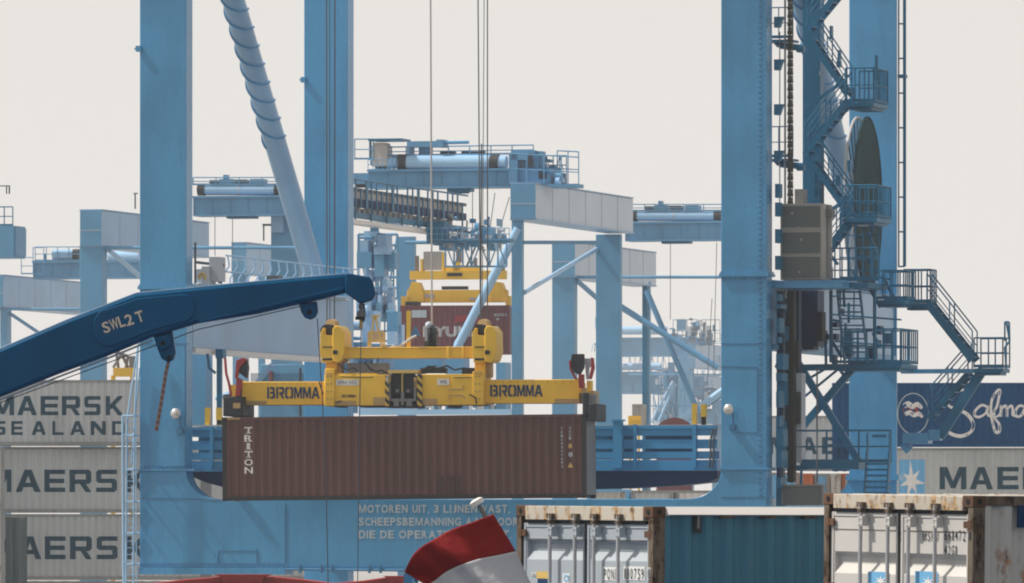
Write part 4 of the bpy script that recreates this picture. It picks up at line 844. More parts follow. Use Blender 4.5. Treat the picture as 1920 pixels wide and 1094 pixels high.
m = MB(); f.bx(m, 212, 690, 252, 706, 0, 1); f.bx(m, 208, 704, 216, 1250, .2, .5); f.bx(m, 244, 704, 250, 1250, .2, .5); m.build('base_beam', 'yellow', e)
m = MB()
for (a,b,c_,d) in ((212,690,228,664),(228,664,240,690),(222,690,218,660),(218,660,240,668),(240,668,236,690)): m.tube(f.y(a,b,.4), f.y(c_,d,.4), .07, 6)
f.bx(m, 242, 668, 254, 690, .1, .8); m.build('lattice', 'grey', e)
f = Fr(385, 330, 0); e = f.empty('steel_cabinet', 'grey lattice cabinet beside the slatted screen behind the first leg', 'cabinet')
m = MB(); f.bx(m, 376, 716, 396, 1150, 0, .5); m.build('body', 'grey', e); m = MB()
for i in range(4): m.tube(f.y(376,720+i*20,-.03), f.y(396,738+i*20,-.03), .03, 6)
m.build('diagonal_bar', 'blue2', e)
# ---------------------------------------------------------------- hanging brown container
TA = R(-8.5); S = Fr(417, 285, TA)
tz = S.y(417, 940).z; TL = S.y(1099, 860).x; TH = S.y(417, 783).z-tz; TR = -math.atan2(5*.0178, TL)
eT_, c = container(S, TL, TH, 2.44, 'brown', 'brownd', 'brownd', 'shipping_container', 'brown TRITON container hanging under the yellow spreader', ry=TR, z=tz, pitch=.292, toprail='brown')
tx = lambda px, py: (S.y(px,py).x, S.y(px,py).z-tz+math.tan(TR)*S.y(px,py).x)
def tt(t, x0, x1, y0, y1, bold=.01): a = tx(x0,y1); b = tx(x1,y0); return (t, a[0], b[0], a[1], b[1], bold)
its = []
for i, ch in enumerate('TRITON'):
    y0 = 801+i*15.0
    its.append(tt(ch, 459 if ch != 'I' else 463, 474 if ch != 'I' else 469, y0, y0+12.5, .025))
    if ch in 'TIR':
        its.append(tt(flat_quad([(0,0),(1,0),(1,1),(0,1)]), 462, 471, y0+10.8, y0+12.5))
lettering(its, 'side_lettering', 'inkw', eT_, prof=c)
its = []
for i, ch in enumerate('TRIU9347682'): its.append(tt(ch, 1052, 1056, 801+i*7.1, 806+i*7.1, .02))
for i, ch in enumerate('45G1'): its.append(tt(ch, 1067, 1071, 800+i*6.5, 805+i*6.5, .02))
its.append(tt('o', 1066, 1074, 848, 857, .05))
lettering(its, 'serial_number', 'inkg', eT_, prof=c)
lettering([tt('8', 1066, 1073, 832, 841, .05), tt(flat_quad([(0,0),(1,0),(.5,1)]), 1064, 1075, 867, 877)], 'warning_marks', 'yellow2', eT_, prof=c)
m = MB(); 
for i in range(6): a = tx(428+i*4, 785); m.box(a[0], a[0]+.04, -.008, -.003, a[1]-.04, a[1]+.02)
m.each('height_marks', 'yellow2', eT_)
m = MB()
for x0,y0,x1,y1 in ((824,892,832,930),(842,892,850,930),(856,890,864,925)):
    a = tx(x0,y1); b = tx(x1,y0); m.box(a[0], b[0], -.006, -.002, a[1], b[1])
m.each('patch', 'cpatch', eT_)
# right end wall of blue-grey, with corrugations, stands on the end face
m = MB(); m.box(TL-.002+.002, TL+.012, .17, 2.27, .12, TH-.12); m.build('end_panel', 'grey', eT_)
# ---------------------------------------------------------------- yellow spreader
sp = S.empty('spreader', 'yellow telescopic spreader with BROMMA lettering gripping the brown container', 'spreader')
def sb(name, mat, boxes, par=sp, bevel=0, label=None):
    m = MB()
    for b in boxes: S.bx(m, *b)
    if name in ('end_beam','beam_shoe','hazard_plate','beam_collar','collar_cap','manifold','valve','headblock_column','twistlock_box','end_block','grease_patch','corner_gear','cable_clamp','label_plate','stencil_gap','twin_frame'): return m.each(name, mat, par, bevel)
    return m.build(name, mat, par, bevel, label)
sb('extending_beam', 'yellow', [(450,716,613,760,.75,1.65),(447,714,452,762,.7,1.7)], bevel=.02); sb('extending_beam', 'yellow', [(905,712,1086,757,.75,1.65)], bevel=.02)
sb('main_beam', 'yellow', [(608,703,730,761,.45,1.95),(782,702,908,760,.45,1.95),(630,700,705,706,.5,1.9),(846,706,886,760,.38,.449)], bevel=.02)
sb('beam_collar', 'yellow', [(609,692,627,762,.35,2.05),(886,697,907,760,.35,2.05)], bevel=.02); sb('collar_cap', 'yellow2', [(612,699,622,702,.3,.349),(889,696,903,700,.3,.5)])
sb('beam_shoe', 'dark', [(674,759,728,764,.5,1.9),(628,758,640,764,.5,1.8),(840,759,856,765,.5,1.8),(886,758,905,761,.5,1.8)])
sb('hazard_plate', 'hazard', [(722,704,729,762,.36,.449),(782,702,791,762,.36,.449)])
sb('centre_frame', 'yellow2', [(727,694,784,700,.3,2.1),(753,700,755,742,.4,.5),(776,708,781,730,.4,.6),(727,703,732,716,.4,.6)])
sb('hydraulic_pack', 'dark', [(732,704,778,760,.9,1.8),(735,700,752,740,.6,.89),(757,700,775,740,.6,.89),(724,758,786,765,.5,1.7)])
sb('twin_frame', 'grey', [(728,715,732,752,.4,.55),(776,715,780,752,.4,.55),(732,748,776,753,.42,.55),(752,735,757,760,.38,.55),(738,752,748,762,.4,.6),(762,752,772,762,.4,.6),(742,730,748,736,.5,.59),(762,730,768,736,.5,.59)])
sb('service_box', 'grey', [(651,681,724,703,.9,1.7)]); sb('manifold', 'dark', [(788,690,835,700,.9,1.4),(866,690,886,706,.8,1.5),(800,686,815,692,1,1.5)])
sb('valve', 'ltgrey', [(655,700,662,706,.6,.7),(668,698,673,706,.6,.7),(725,704,728,716,.3,.35)])
def txt(boxes, name, mat, w_, par=sp):
    its = []
    for t,x0,x1,y0,y1,b in boxes:
        a = S.y(x0,y1,w_); bb = S.y(x1,y0,w_); z_ = S.y((x0+x1)/2,y1,w_).z; its.append((t, a.x, bb.x, z_, S.y((x0+x1)/2,y0,w_).z, b))
    o = lettering(its, name, mat, par, off=w_-.006); return o
for x0, y0, y1 in ((501,726,748),(919,722,744)):
    txt([(block(ch), x0+a, x0+b, y0, y1, 0) for ch, a, b in zip('BROMMA', (0,17,33.5,50.5,67,83), (15,32,49,65.5,82,98.5))], 'beam_lettering', 'inkb', .74)
sb('stencil_gap', 'yellow', [(505,725,506.3,749,.728,.731),(522,725,523.2,749,.728,.731),(542,725,543.4,749,.728,.731),(923,721,924.3,745,.728,.731),(940,721,941.3,745,.728,.731),(960,721,961.4,745,.728,.731)])
sb('label_plate', 'plate', [(630,712,672,723,.43,.449),(820,711,842,722,.36,.379)])
txt([('SPH 502',633,669,714,721,.005)], 'plate_text', 'grey', .425); txt([('WS',824,838,713,720,.03)], 'plate_text', 'grey', .355); txt([('BROMMA',641,668,740,746,.01)], 'small_lettering', 'dark', .44)
m = MB()
for (x0,y0,x1,y1) in ((839,731,868,731),(868,731,868,722),(841,752,841,742),(841,742,868,742),(868,742,872,748)): m.beam(S.y(x0,y0,.36), S.y(x1,y1,.36), .01, .04)
m.build('seam_line', 'tan', sp)
m = MB()
for (x0,y0,x1,y1) in ((880,740,892,746),(892,746,893,758),(630,755,640,752),(598,716,606,740)): m.tube(S.y(x0,y0,.3), S.y(x1,y1,.3), .025, 6)
m.build('hydraulic_hose', 'black', sp)
m = MB(); rb = random.Random(5)
for x0_, y0_, x1_, y1_ in ((640,707,700,708),(850,708,884,709)):
    n_ = 6; pts_ = [S.y(x0_+(x1_-x0_)*i/n_, y0_+(y1_-y0_)*i/n_+rb.uniform(-.6,.6), .38) for i in range(n_+1)]; m.path(pts_, .014, 6)
m.path([S.y(x_,y_,.4) for x_,y_ in ((724,700),(715,694),(705,697),(694,692),(684,680))], .03, 6); m.path([S.y(x_,y_,.4) for x_,y_ in ((790,696),(802,688),(818,692),(838,686),(852,694),(872,690))], .03, 6)
m.path([S.y(x_,y_,.4) for x_,y_ in ((636,684),(650,694),(662,690),(672,698))], .025, 6)
m.build('hose_run', 'black', sp)
m = MB()
for px in list(range(460,600,14))+list(range(915,1080,14)): m.disc(S.y(px, 720 if px < 700 else 716, .74), (0,1,0), .022, .02, 8)
for px in (614,621,892,899):
    for py in (706,720,734,748): m.disc(S.y(px, py, .34), (0,1,0), .03, .02, 8)
m.each('bolt', 'tan', sp)
sb('grease_patch', 'tan', [(628,752,668,760,.444,.449),(700,745,722,760,.444,.449),(792,748,820,759,.444,.449),(452,752,500,759,.744,.749),(1040,748,1084,756,.744,.749)])
# headblock
sb('headblock_column', 'yellow', [(611,676,632,700,.8,1.6),(890,676,910,700,.8,1.6)]); sb('twistlock_box', 'tan', [(628,672,640,700,.9,1.5),(908,672,920,708,.9,1.5)])
sb('headblock_beam', 'yellow', [(606,653,930,672,.7,1.7),(643,651,900,653,.66,1.74),(838,650,843,673,.64,.69),(866,650,870,673,.64,.69)], bevel=.02)
for px in (600, 885):
    P2 = lambda x_, y_: (S.y(x_,y_,.55).x, S.y(px+20,y_,.55).z)
    m = MB(); m.prism([P2(px+3,680), P2(px+3,672), P2(px,664), P2(px+1,626), P2(px+6,615), P2(px+9,616), P2(px+9,628), P2(px+24,630), P2(px+24,680)], .5, 1.9)
    o = m.build('sheave_housing', 'yellow', sp, bevel=.015)
    m = MB(); m.prism([P2(px+24,678), P2(px+24,618), P2(px+29,611), P2(px+38,612), P2(px+46,622), P2(px+47,660), P2(px+42,676), P2(px+35,681)], .45, 1.95); m.build('sheave_cover', 'yellow', o, bevel=.03)
    m = MB(); m.disc(S.y(px+16,622,1.2), (.25,1,0), .24, .3, 20); m.disc(S.y(px+16,622,.9), (.25,1,0), .2, .2, 20); m.build('sheave', 'black', o)
    m = MB(); m.disc(S.y(px+23,610,1.5), (.4,1,0), .20, .25, 16); S.bx(m, px+18, 606, px+24, 618, 1.4, 1.6); m.build('guide_roller', 'tan', o)
    m = MB(); S.bx(m, px+5, 650, px+24, 652, .47, .499); S.bx(m, px+5, 672, px+24, 676, .47, .499); m.disc(S.y(px+30,661,.42), (0,1,0), .06, .06, 12); S.bx(m, px+24, 657, px+32, 665, .44, .455); m.build('pin', 'dark', o)
m = MB()
for (x0,y0,x1,y1) in ((691,650,691,623),(720,650,720,623),(691,623,720,623),(691,640,720,640),(694,650,701,595),(716,650,704,595)): m.beam(S.y(x0,y0,.9), S.y(x1,y1,.9), .06, .07)
S.bx(m, 695, 591, 711, 594, .8, 1.0); S.bx(m, 699, 594, 706, 600, .85, 1.0); bk = m.build('cable_frame', 'yellow2', sp)
sb('basket_mesh', 'beige', [(693,625,718,640,1.2,1.25)], par=bk)
sb('cable_mast', 'yellow', [(762,583,769,652,1.0,1.15)]); sb('cable_clamp', 'yellow2', [(716,648,724,652,.6,.8),(785,650,800,653,.6,.9)])
m = MB(); m.path([S.y(x_,y_,.9) for x_,y_ in ((733,651),(748,650),(760,643),(772,634),(781,630))], .045, 8); m.build('loose_cable', 'wirel', sp)
m = MB(); p = lambda x_,y_: (S.y(x_,y_,.9).x, S.y(x_,y_,.9).z)
m.prism([p(770,632),p(778,612),p(786,630)], .9, 1.2); m.build('cable_wedge', 'seam', sp)
m = MB(); m.ball(S.y(804,611,1.0), .13, .2, .14); S.bx(m, 797, 612, 803, 640, .9, 1.0); m.build('cable_guide_tip', 'ltgrey', sp)
m = MB(); m.disc(S.y(802,632,1.0), (1,.3,0), .32, .06, 16); S.bx(m, 806, 615, 817, 650, .9, 1.2); m.disc(S.y(812,626,1.0), (1,.3,0), .3, .08, 16); S.bx(m, 796, 640, 818, 651, .9, 1.3); m.build('cable_guide', 'dark', sp)
# ends, flippers
sb('end_beam', 'dark', [(418,744,455,781,.1,2.3),(1092,737,1103,778,.1,2.3),(1103,757,1118,790,.0,2.4),(418,740,432,748,.6,1.8)], bevel=.03)
sb('end_block', 'tan', [(437,756,450,766,.04,.099),(1104,733,1114,757,.3,1.5),(1090,728,1100,738,.5,.9)]); sb('corner_gear', 'yellow', [(430,722,452,748,.8,1.6),(1086,718,1092,738,.8,1.6),(1100,714,1108,736,.5,1.0)])
m = MB(); S.bx(m, 1096, 740, 1117, 758, .2,.6); m.build('roller_bracket', 'grey', sp)
for pts, mt, nm in ((((449,700),(462,710),(465,690),(463,676),(453,674),(447,690)),'dark','flipper_plate'), (((443,676),(455,671),(463,674),(449,690),(444,712),(440,708)),'redc','flipper'), (((443,708),(453,712),(450,742),(441,744)),'redc','flipper_arm'), (((446,726),(452,726),(450,750),(438,752)),'dark','flipper_pivot'),
    (((1072,664),(1094,664),(1094,690),(1086,704),(1076,698),(1069,684)),'dark','flipper_plate'), (((1066,676),(1070,676),(1070,690),(1078,706),(1084,712),(1078,712),(1068,694)),'redc','flipper'), (((1084,702),(1094,702),(1094,728),(1085,728)),'redc','flipper_arm'), (((1108,670),(1112,672),(1114,690),(1108,712),(1104,710),(1108,690)),'redc','flipper'), (((1095,672),(1113,672),(1113,685),(1104,690),(1104,712),(1099,712),(1097,690)),'ltgrey','flipper_bracket')):
    z0_, z1_ = (.15, .45) if mt == 'dark' else (.1, .4) if mt == 'redc' else (.5, .7)
    if nm == 'flipper': z0_, z1_ = .05, .3
    m = MB(); m.prism([(S.y(x_,y_,z0_).x, S.y(x_,y_,z0_).z) for x_,y_ in pts], z0_, z1_); m.build(nm, mt, sp, bevel=.01)
m = MB(); S.tb(m, [(422,672,.2),(424,700,.2),(430,722,.2),(433,742,.2)], .045); m.build('red_hose', 'redc', sp)
# ropes
def rope(name, label, group, Y, pts, r, mat):
    f = Fr(pts[0][0], Y, 0); m = MB(); f.tb(m, [(x_,y_,0) for x_,y_ in pts], r, 8); o = m.build(name, mat); o.location = f.O; return tag(o, label, 'rope', group)
for i, (x0, x1, r_) in enumerate(((612,613,.022),(618,618.5,.014),(628,627,.022))):
    rope('hoist_rope', ('left','middle','right')[i]+' of three dark ropes down the second blue leg to the left headblock sheave', 'hoist ropes over the left sheave', 286.4, [(x0,-40),(x1,612)], r_*1.1, 'steel')
for i, (x0, x1, r_) in enumerate(((896,901,.026),(908,904,.016),(914,914,.024))):
    rope('hoist_rope', ('left','middle','right')[i]+' of three dark ropes down to the right headblock sheave', 'hoist ropes over the right sheave', 286.4, [(x0,-40),(x1,612)], r_*.85, 'steel')
rope('hoist_rope', 'slim dark rope that starts lower, at the fat cylinder girder, above the right sheave', 'hoist ropes over the right sheave', 286.4, [(903,270),(901,612)], .022, 'steel')
rope('power_cable', 'thin pale cable dropping from the sky to the middle of the headblock', None, 286, [(807,-40),(810,618)], .03, 'wirel')
# thin ropes hanging in the far cranes
for (x0,y0,x1,y1,Y,lb) in ((403,405,403,480,480,'thin wire under the left cylinder girder, nearer the first leg'),(436,405,436,478,480,'thin wire under the left cylinder girder, nearer the straked brace'),(1257,455,1257,600,520,'single thin wire under the right cylinder girder'),(1344,455,1338,690,520,'thin wire sagging beside the right front leg'),(1335,560,1326,720,520,'thin slanting wire over the hazy cranes by the right front leg'),(928,362,915,455,440,'thin slanting wire between the fat cylinder girder and walkway'),(886,362,886,440,440,'thin straight wire below the fat cylinder girder'),(955,370,930,455,440,'thin slanting wire beside the pale boxy beam end')):
    rope('wire', lb, None, Y, [(x0,y0),(x1,y1)], .022, 'steel')
# ---------------------------------------------------------------- davit arm SWL 2T
D = Fr(0, 100, 0); dv = D.empty('ship_davit', 'dark blue davit arm lettered SWL 2 T reaching in from the left', 'crane arm')
q = lambda x_,y_,w_=0: (D.y(x_,y_,w_).x, D.y(x_,y_,w_).z)
top = [(-140,708),(0,657),(130,601),(257,552),(420,536),(560,523),(655,515)]; bot = [(655,548),(600,562),(480,589),(372,606),(286,632),(200,668),(110,701),(0,745),(-140,798)]
m = MB(); m.prism([q(*p) for p in top+bot], -.22, .22); arm_ = m.build('arm', 'arm', dv, bevel=.035)
m = MB(); m.prism([q(*p) for p in [(648,514),(660,515),(694,521),(700,530),(705,552),(698,563),(676,570),(662,560),(648,550)]], -.26, .26); m.build('arm_head', 'arm', dv, bevel=.015)
m = MB(); m.prism([q(*p,-.26) for p in [(186,584),(225,572),(257,560),(340,552),(352,553),(362,561),(366,575),(362,592),(350,603),(290,618),(250,634),(214,648),(196,650),(182,640),(175,622),(176,600)]], -.245, -.221); m.build('stiffener_plate', 'arm', arm_, bevel=.008)
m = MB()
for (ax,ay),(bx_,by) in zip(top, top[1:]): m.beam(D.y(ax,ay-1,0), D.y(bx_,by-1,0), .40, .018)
m.build('top_highlight', 'flank', arm_, bevel=.004)  # paler strip that paints the highlight along the arm's top edge
m = MB(); m.beam(D.y(372,604,-.22), D.y(645,541,-.22), .03, .04); m.build('lower_ridge', 'arm', arm_, bevel=.01)
def lug(pts, name, hole, w0=-.12, w1=.12):
    m = MB(); m.prism([q(*p) for p in pts], w0, w1); o = m.build(name, 'arm', dv, bevel=.015)
    m = MB(); m.disc(D.y(*hole, w0-.01), (0,1,0), .028, .02, 16); m.build('lug_pin', 'black', o); return o
lug([(561,570),(595,566),(597,585),(592,595),(582,600),(571,596),(565,586)], 'lug', (580,586))
lug([(288,630),(324,622),(330,662),(326,674),(316,680),(304,674),(298,660)], 'lug', (317,671)); lug([(290,632),(318,626),(322,648),(306,660),(296,652)], 'lug_cheek', (305,644), -.17, .17)
for ch, x_, y_ in (('S',199,614),('W',214,608),('L',228,603),('2',242,600),('T',262,594)):
    vs, fs = glyph(ch, .02); an = R(19); s_ = .105; wd = {'S':.8,'W':.95,'L':.7,'2':.85,'T':.85}[ch]; cx_, cz_ = q(x_,y_,-.25)
    bm = bmesh.new(); V = [bm.verts.new((cx_+((a-.5)*s_*wd)*math.cos(an)-((b-.5)*s_*1.25)*math.sin(an), -.251, cz_+((a-.5)*s_*wd)*math.sin(an)+((b-.5)*s_*1.25)*math.cos(an))) for a, b in vs]
    for f_ in fs: bm.faces.new([V[i] for i in f_])
    me = bpy.data.meshes.new('arm_letter'); bm.to_mesh(me); bm.free(); me.materials.append(M['armt']); o = bpy.data.objects.new('arm_letter', me); COL.objects.link(o); o.parent = dv
m = MB(); D.tb(m, [(-140,810,0),(20,748,0),(150,700,0),(286,650,0),(372,618,0),(470,596,0),(562,575,0)], .006, 8); m.build('arm_wire', 'steel', dv)
m = MB(); D.tb(m, [(-140,804,-.1),(0,750,-.1),(120,703,-.1),(205,671,-.1),(286,638,-.1)], .012, 8); m.build('arm_conduit', 'ltgrey', dv)
m = MB(); pz_ = D.y(-170,740); m.tube((pz_.x-.2,0,-.5), (pz_.x-.2,0,pz_.z+.5), .28, 24); m.beam((pz_.x-.3,0,pz_.z), D.y(-130,755), .44, .55); m.build('pedestal', 'arm', dv)
m = MB(); D.tb(m, [(316,678,0),(311,700,0),(304,745,0),(297,785,0),(293,808,0)], .021, 10); o = m.build('rope_end', 'rope', None); o.location = D.O; tag(o, 'short red and tan twisted rope hanging from the davit lug', 'rope')
hk = Fr(678, 100, 0).empty('hook_block', 'small grey hook and shackle hanging from the tip of the davit arm', 'hook')
Hk = Fr(678, 100, 0); m = MB(); Hk.tb(m, [(677,560,0),(677,570,0)], .018); m.ball(Hk.y(677,575), .03, .03, .05); m.disc(Hk.y(677,590), (0,1,0), .055, .05, 18); m.build('block', 'grey', hk)
m = MB(); Hk.bx(m, 666, 594, 684, 600, -.03, .03); Hk.tb(m, [(682,570,0),(684,590,0),(681,604,0)], .012); m.build('shackle', 'dark', hk)
m = MB(); Hk.tb(m, [(677,600,0),(676.5,616,0)], .020); m.build('swivel', 'tan', hk)
rope('davit_wire', 'thin dark wire hanging from the davit hook across the brown container', None, 100, [(677,614),(674,800),(670,1140)], .0055, 'steel')
rope('davit_wire', 'thin dark wire hanging from the rounded davit lug and slanting down past TRITON container', None, 100, [(595,598),(605,760),(612,940),(616,1140)], .006, 'steel')
# ---------------------------------------------------------------- flag
fl = Fr(900, 72, 0); ps = 72/F
fe = fl.empty('flag', 'red, white and blue ensign blowing left from a pale pole', 'flag')
def lp(x_, y_, w_=0): return Vector(((x_-900)*ps, w_, CH+(HZ-y_)*ps))
def ip(tab, u):
    n = len(tab)-1; i = min(int(u*n), n-1); t = u*n-i
    p0 = tab[max(i-1,0)]; p1 = tab[i]; p2 = tab[i+1]; p3 = tab[min(i+2,n)]
    return [.5*((2*p1[j])+(-p0[j]+p2[j])*t+(2*p0[j]-5*p1[j]+4*p2[j]-p3[j])*t*t+(-p0[j]+3*p1[j]-3*p2[j]+p3[j])*t**3) for j in (0,1)]
TT = [(925,964),(880,981),(848,993),(820,1007),(795,1023),(773,1043),(757,1072)]
BB = [(967,1034),(925,1043),(893,1050),(866,1058),(840,1072),(820,1084),(800,1098)]
pl = []
def fpt(u, v):
    a = ip(TT, u); b = ip(BB, u); x_ = a[0]+(b[0]-a[0])*v; y_ = a[1]+(b[1]-a[1])*v
    if v > 1: y_ += (v-1)*8*u; x_ -= (v-1)*9*(1-u)
    wv = .085*math.sin(u*8.5+v*1.1-.6)*u**.5+.03*math.sin(u*20+v*1.8)*u**.7+.012*math.sin(v*5+u*4)*u**.5+.006*math.sin(u*40-v*3)*u**.5
    return lp(x_, y_+2.0*math.sin(u*15+v)*u, wv)
for k, (nm, mt) in enumerate((('red_stripe','fred'),('white_stripe','fwhite'),('blue_stripe','fblue'))):
    m = MB(); nu, nv = 70, 16; vs = [fpt(i/nu, k+j/nv) for j in range(nv+1) for i in range(nu+1)]
    m.add(vs, [(j*(nu+1)+i, j*(nu+1)+i+1, (j+1)*(nu+1)+i+1, (j+1)*(nu+1)+i) for j in range(nv) for i in range(nu)])
    o = m.build(nm, mt, fe); s_ = o.modifiers.new('thick', 'SOLIDIFY'); s_.thickness = .003
fp = fl.empty('flagpole', 'pale slanting flagpole with a flat round cap', 'flagpole')
m = MB(); m.tube(lp(898,948,.09), lp(1165,1415,.09), .020, 14); m.build('pole', 'grey', fp)
m = MB(); d = (lp(898,948)-lp(1000,1124)).normalized(); c_ = lp(896,946,.09)
m.tube(c_-d*.005, c_+d*.035, .060, 20, .062); m.tube(c_+d*.035, c_+d*.05, .062, 20, .03); m.build('cap', 'cream', fp)
# ---------------------------------------------------------------- deck containers with doors
def door_container(px, Y, ang, pyt, L, wall, rail, post, dmat, hmat, label, rx, marks, recess, railtop, roofm, pitch=.278):
    f = Fr(px, Y, ang); H = 2.59; W = 2.44; zt = f.y(px, pyt).z; zb = zt-H
    e, c = container(f, L, H, W, wall, rail, post, 'shipping_container', label, 'containers on the ship deck', pitch=pitch, doors=True, rx=rx, z=zb, toprail=railtop, cast='rust')
    m = MB(); m.box(-.004, .14, .165, W-.165, H-.155, H-.006); h = m.build('door_header', hmat, e, bevel=.006)
    m = MB(); m.box(.02, .14, .165, W-.165, H-.19, H-.158); m.build('header_shadow_gap', 'dark', e)
    m = MB(); m.box(.0, .14, .165, W-.165, .0, .14); m.build('door_sill', hmat, e)
    ym = W/2; zs = [H-.20, H-recess, H-recess-.05, H-recess-.15, H-recess-.22]
    for y0, y1 in ((.09, ym-.012), (ym+.012, W-.09)):
        m = MB(); fr_ = .042; D0 = .030; D1 = .085
        # frame of the leaf
        m.box(D0, .075, y0, y0+fr_, .15, H-.19); m.box(D0, .075, y1-fr_, y1, .15, H-.19); m.box(D0+.003, .075, y0+fr_, y1-fr_, H-.235, H-.192)
        # pressed panel: flat bands and recesses
        a, b = y0+fr_, y1-fr_; pr = [(D0+.012, H-.235)]; z = H-recess
        while z > .4: pr += [(D0+.012, z), (D1+.02, z-.045), (D1+.02, z-.12), (D0+.012, z-.22)]; z -= .62
        pr.append((D0+.012, .15)); n = len(pr)
        vs = [(x_, a+.015, z_) for x_, z_ in pr]+[(x_, b-.015, z_) for x_, z_ in pr]; m.add(vs, [(i,i+1,n+i+1,n+i) for i in range(n-1)])
        m.box(D0+.010, .13, a, a+.016, .15, H-.236); m.box(D0+.010, .13, b-.016, b, .15, H-.236)
        dl = m.build('door_leaf', dmat, e, bevel=.004)
        m = MB(); m.box(D0+.006, D0+.012, a, b, H-.372, H-.366); m.build('panel_seam', rail, dl)
        for k in ((.425,.81) if y0 < 1 else (.09,.49)):                       # locking bars
            yb = y0+(y1-y0)*k; m = MB(); m.tube((-.035, yb, .02), (-.035, yb, H-.10), .021, 12)
            o = m.build('locking_bar', 'bar', e)
            m = MB(); m.box(-.055, -.006, yb-.05, yb+.045, H-.135, H-.085); m.box(-.06, .03, yb-.028, yb+.028, H-.19, H-.155); m.build('cam_keeper', 'rpost', o)
            m = MB(); m.box(-.058, .025, yb-.055, yb-.022, H-.33, H-.225); m.box(-.062, -.052, yb-.06, yb+.03, H-.255, H-.240); m.box(-.062, -.052, yb-.06, yb+.03, H-.315, H-.300); m.build('bar_bracket', dmat, o)
        ye = y0 if y0 < 1 else y1
        for zz in (H-.34, H-1.0, H-1.7):
            m = MB(); s_ = -1 if y0 < 1 else 1; m.box(.0, .04, min(ye, ye+s_*.06), max(ye, ye+s_*.06), zz, zz+.09); m.box(.006,.028, min(ye-s_*.07, ye), max(ye-s_*.07, ye), zz+.01, zz+.08); m.build('hinge', rail if hmat != 'hdr' else 'rust', dl)
    m = MB(); m.box(.02, .05, ym-.014, ym+.014, .15, H-.19); m.box(.02, .05, .081, .092, .15, H-.19); m.box(.02,.05, W-.092, W-.081, .15, H-.19); m.build('door_gasket', 'black', e)
    for t, x0, x1, y0, y1, mt, off, bold in marks:
        a = f.x(x0, y1, off); b = f.x(x1, y0, off); zc_ = f.x((x0+x1)/2, y1, off).z-zb; zd_ = f.x((x0+x1)/2, y0, off).z-zb
        if t == '#': lettering([(flat_quad([(0,0),(1,0),(1,1),(0,1)]), -a.y, -b.y, zc_, zd_)], 'sticker', mt, e, plane='x', off=off+.002)
        else: lettering(layout(t, -a.y, -b.y, zc_, zd_, bold), 'door_lettering', mt, e, plane='x', off=off-.002)
    return f, e, c, zb
SH = R(36)
f1, e1, c1_, zb1 = door_container(1222, 89.6, SH, 950, 12.19, 'cteal', 'rpost', 'rpost', 'cwhite2', 'hdr', 'dark teal container with pale grey doors marked PONL 180759', R(.5), [
  ('#',1128,1158,1065,1090,'plate',.036,0),('#',1167,1207,1063,1089,'plate',.036,0),('#',1212,1218,1064,1088,'plate',.002,0),
  ('PONL',1130,1156,1068,1088,'inkk',.033,.002),('180759',1169,1205,1067,1087,'inkk',.033,.002),('0',1213,1217,1067,1087,'inkk',-.001,.0),
  ('#',1053,1066,1078,1098,'plate',.036,0),('CI',1055,1064,1080,1093,'lb',.032,.03),('#',1004,1026,1075,1088,'yellow2',.036,0),('#',994,1003,1077,1084,'plate',.036,0),('#',1006,1025,1089,1110,'inkb',.035,0),('CR',995,1002,1078,1083,'inkb',.032,.02)], .36, 'cream', 'cream', pitch=.278)
m = MB()
for i in range(7): a = .9+i*.55; m.box(a, a+.18, -.004, .05, 2.59-.125, 2.59-.10)
m.each('rail_scallop', 'rpost', e1)
for fr_, ee, z_, mt, px0 in ((f1, e1, zb1, 'dark', 1298),):
    a = fr_.y(px0, 958); b = fr_.y(px0+13, 1000); m = MB(); m.box(a.x, b.x, -.02, -.002, b.z-z_, a.z-z_); o = m.build('door_tag_plate', 'dark', ee); m = MB(); m.box(a.x+.03, b.x-.03, -.03, -.021, b.z-z_+.05, a.z-z_-.03); m.build('tag_insert', 'grey', o)
f2, e2, c2_, zb2 = door_container(1820, 86.0, SH, 930, 12.19, 'cwside', 'rpost', 'rpost', 'cwhite', 'hdr', 'rust-stained white container with doors marked MSKU 661472 42G1', R(.9), [
  ('MSK',1726,1747,999,1017,'inkk',.036,.0),('U',1749,1755,998,1016,'inkk',.036,.004),('661472',1767,1806,996,1015,'inkk',.036,.004),('1',1813,1816,996,1013,'inkk',.0,.0),('42G1',1767,1790,1024,1042,'inkk',.036,.004),
  ('#',1624,1664,1077,1120,'lb',.036,0),('#',1712,1755,1074,1120,'lb',.036,0)], .60, 'rpost', 'cwhite')
for x_, yy in ((1648,1083),(1737,1083)):
    a = f2.x(x_-13, yy+22, .03); b = f2.x(x_+13, yy, .03); pts = []
    for i in range(7):
        t = math.pi/2+2*math.pi*i/7; pts.append((.5+.5*math.cos(t), .5+.5*math.sin(t))); t += math.pi/7; pts.append((.5+.17*math.cos(t), .5+.17*math.sin(t)))
    lettering([(([(.5,.5)]+pts, [(0,i+1,(i+1)%14+1) for i in range(14)]), -a.y, -b.y, f2.x(x_,yy+22,.03).z-zb2, f2.x(x_,yy,.03).z-zb2)], 'logo_star', 'plate', e2, plane='x', off=.03)
a = f2.y(1902, 948); b = f2.y(1915, 990); m = MB(); m.box(a.x, b.x, -.03, -.002, b.z-zb2, a.z-zb2); m.build('blue_tag', 'navy', e2)
# barge carrying them, below the picture
hull = MB(); hull.prism([(-9,-1.2),(14,-1.2),(16,6.2),(-10,6.2)], 70, 130); hull.box(-8,14,71,129,6.2,6.68); o = hull.build('barge', 'navy'); tag(o, 'dark barge hull carrying the two near containers, below the picture edge', 'barge')
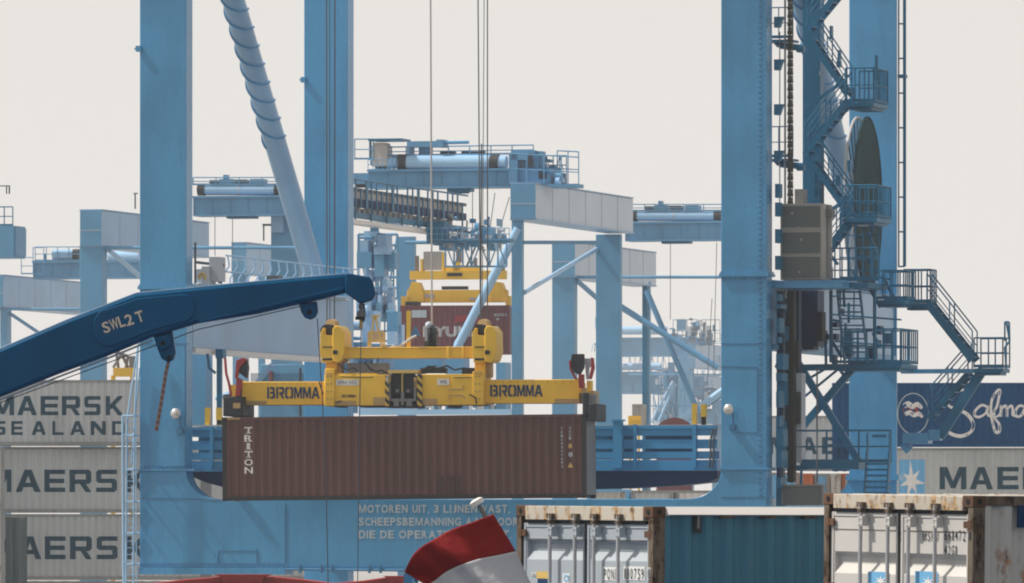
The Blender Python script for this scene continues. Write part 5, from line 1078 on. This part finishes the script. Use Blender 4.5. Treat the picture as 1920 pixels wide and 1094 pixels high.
# red hatch girder at the bottom edge
f = Fr(285, 240, 0); rd = f.empty('red_beam', 'red steel beam with flared plates low along the bottom edge under the blue portal beam', 'steel beam')
qq = lambda x_,y_: (f.y(x_,y_).x, f.y(x_,y_).z)
m = MB(); m.prism([qq(*p) for p in [(270,1240),(270,1100),(290,1093),(345,1087),(415,1081),(510,1081),(570,1087),(625,1094),(680,1089),(722,1083),(760,1083),(760,1240)]], 0, 1.4); m.build('beam', 'red', rd, bevel=.03)
m = MB(); m.prism([qq(*p) for p in [(418,1094),(414,1082),(400,1077),(512,1077),(496,1083),(490,1096)]], -.25, -.002); m.prism([qq(*p) for p in [(728,1094),(724,1083),(718,1080),(760,1080),(760,1096)]], -.25, -.002); b_ = m.build('flared_plate', 'red', rd, bevel=.02)
m = MB()
for px,py in ((432,1089),(478,1088),(742,1088)): m.disc(f.y(px,py,-.27), (0,1,0), .05, .05, 12)
m.each('bolt', 'redc', b_)
MB().box(0, 7.2, .2, 1.2, -.4, f.y(400,1235).z).build('float', 'navy', rd)
f = Fr(770, 110, 0); rp = f.empty('deck_rail', 'short light blue deck rail post beside the flag at the bottom edge', 'railing')
m = MB(); f.bx(m, 757, 1076, 774, 1300, 0, .1); m.build('post', 'blue', rp); m = MB(); f.bx(m, 780, 1074, 784, 1300, .05, .12); f.bx(m, 774, 1080, 800, 1085, .04, .09); f.bx(m, 776, 1076, 780, 1092, .02,.06); m.build('bracket', 'seam', rp)
# walkway rail under the portal beam
m = MB()
for px in (560,600,620,690,711): K.bx(m, px, 1060, px+4, 1075, -.3, -.2)
K.tb(m, [(535,1068,-.25),(757,1070,-.25)], .04); m.build('under_rail', 'seam', cr)
# ---------------------------------------------------------------- haze
hz = MB().box(-400, 400, -60, 1700, -1.6, 46).build('haze', 'steel'); hz.data.materials.clear()
hm = bpy.data.materials.new('haze_air'); hm.use_nodes = True; n = hm.node_tree.nodes; n.remove(n['Principled BSDF'])
pv = n.new('ShaderNodeVolumePrincipled'); pv.inputs['Color'].default_value = (.93,.95,.98,1); pv.inputs['Density'].default_value = HAZE = .00016; pv.inputs['Anisotropy'].default_value = .2
hm.node_tree.links.new(pv.outputs[0], n['Material Output'].inputs['Volume']); hz.data.materials.append(hm); hz['kind'] = 'stuff'
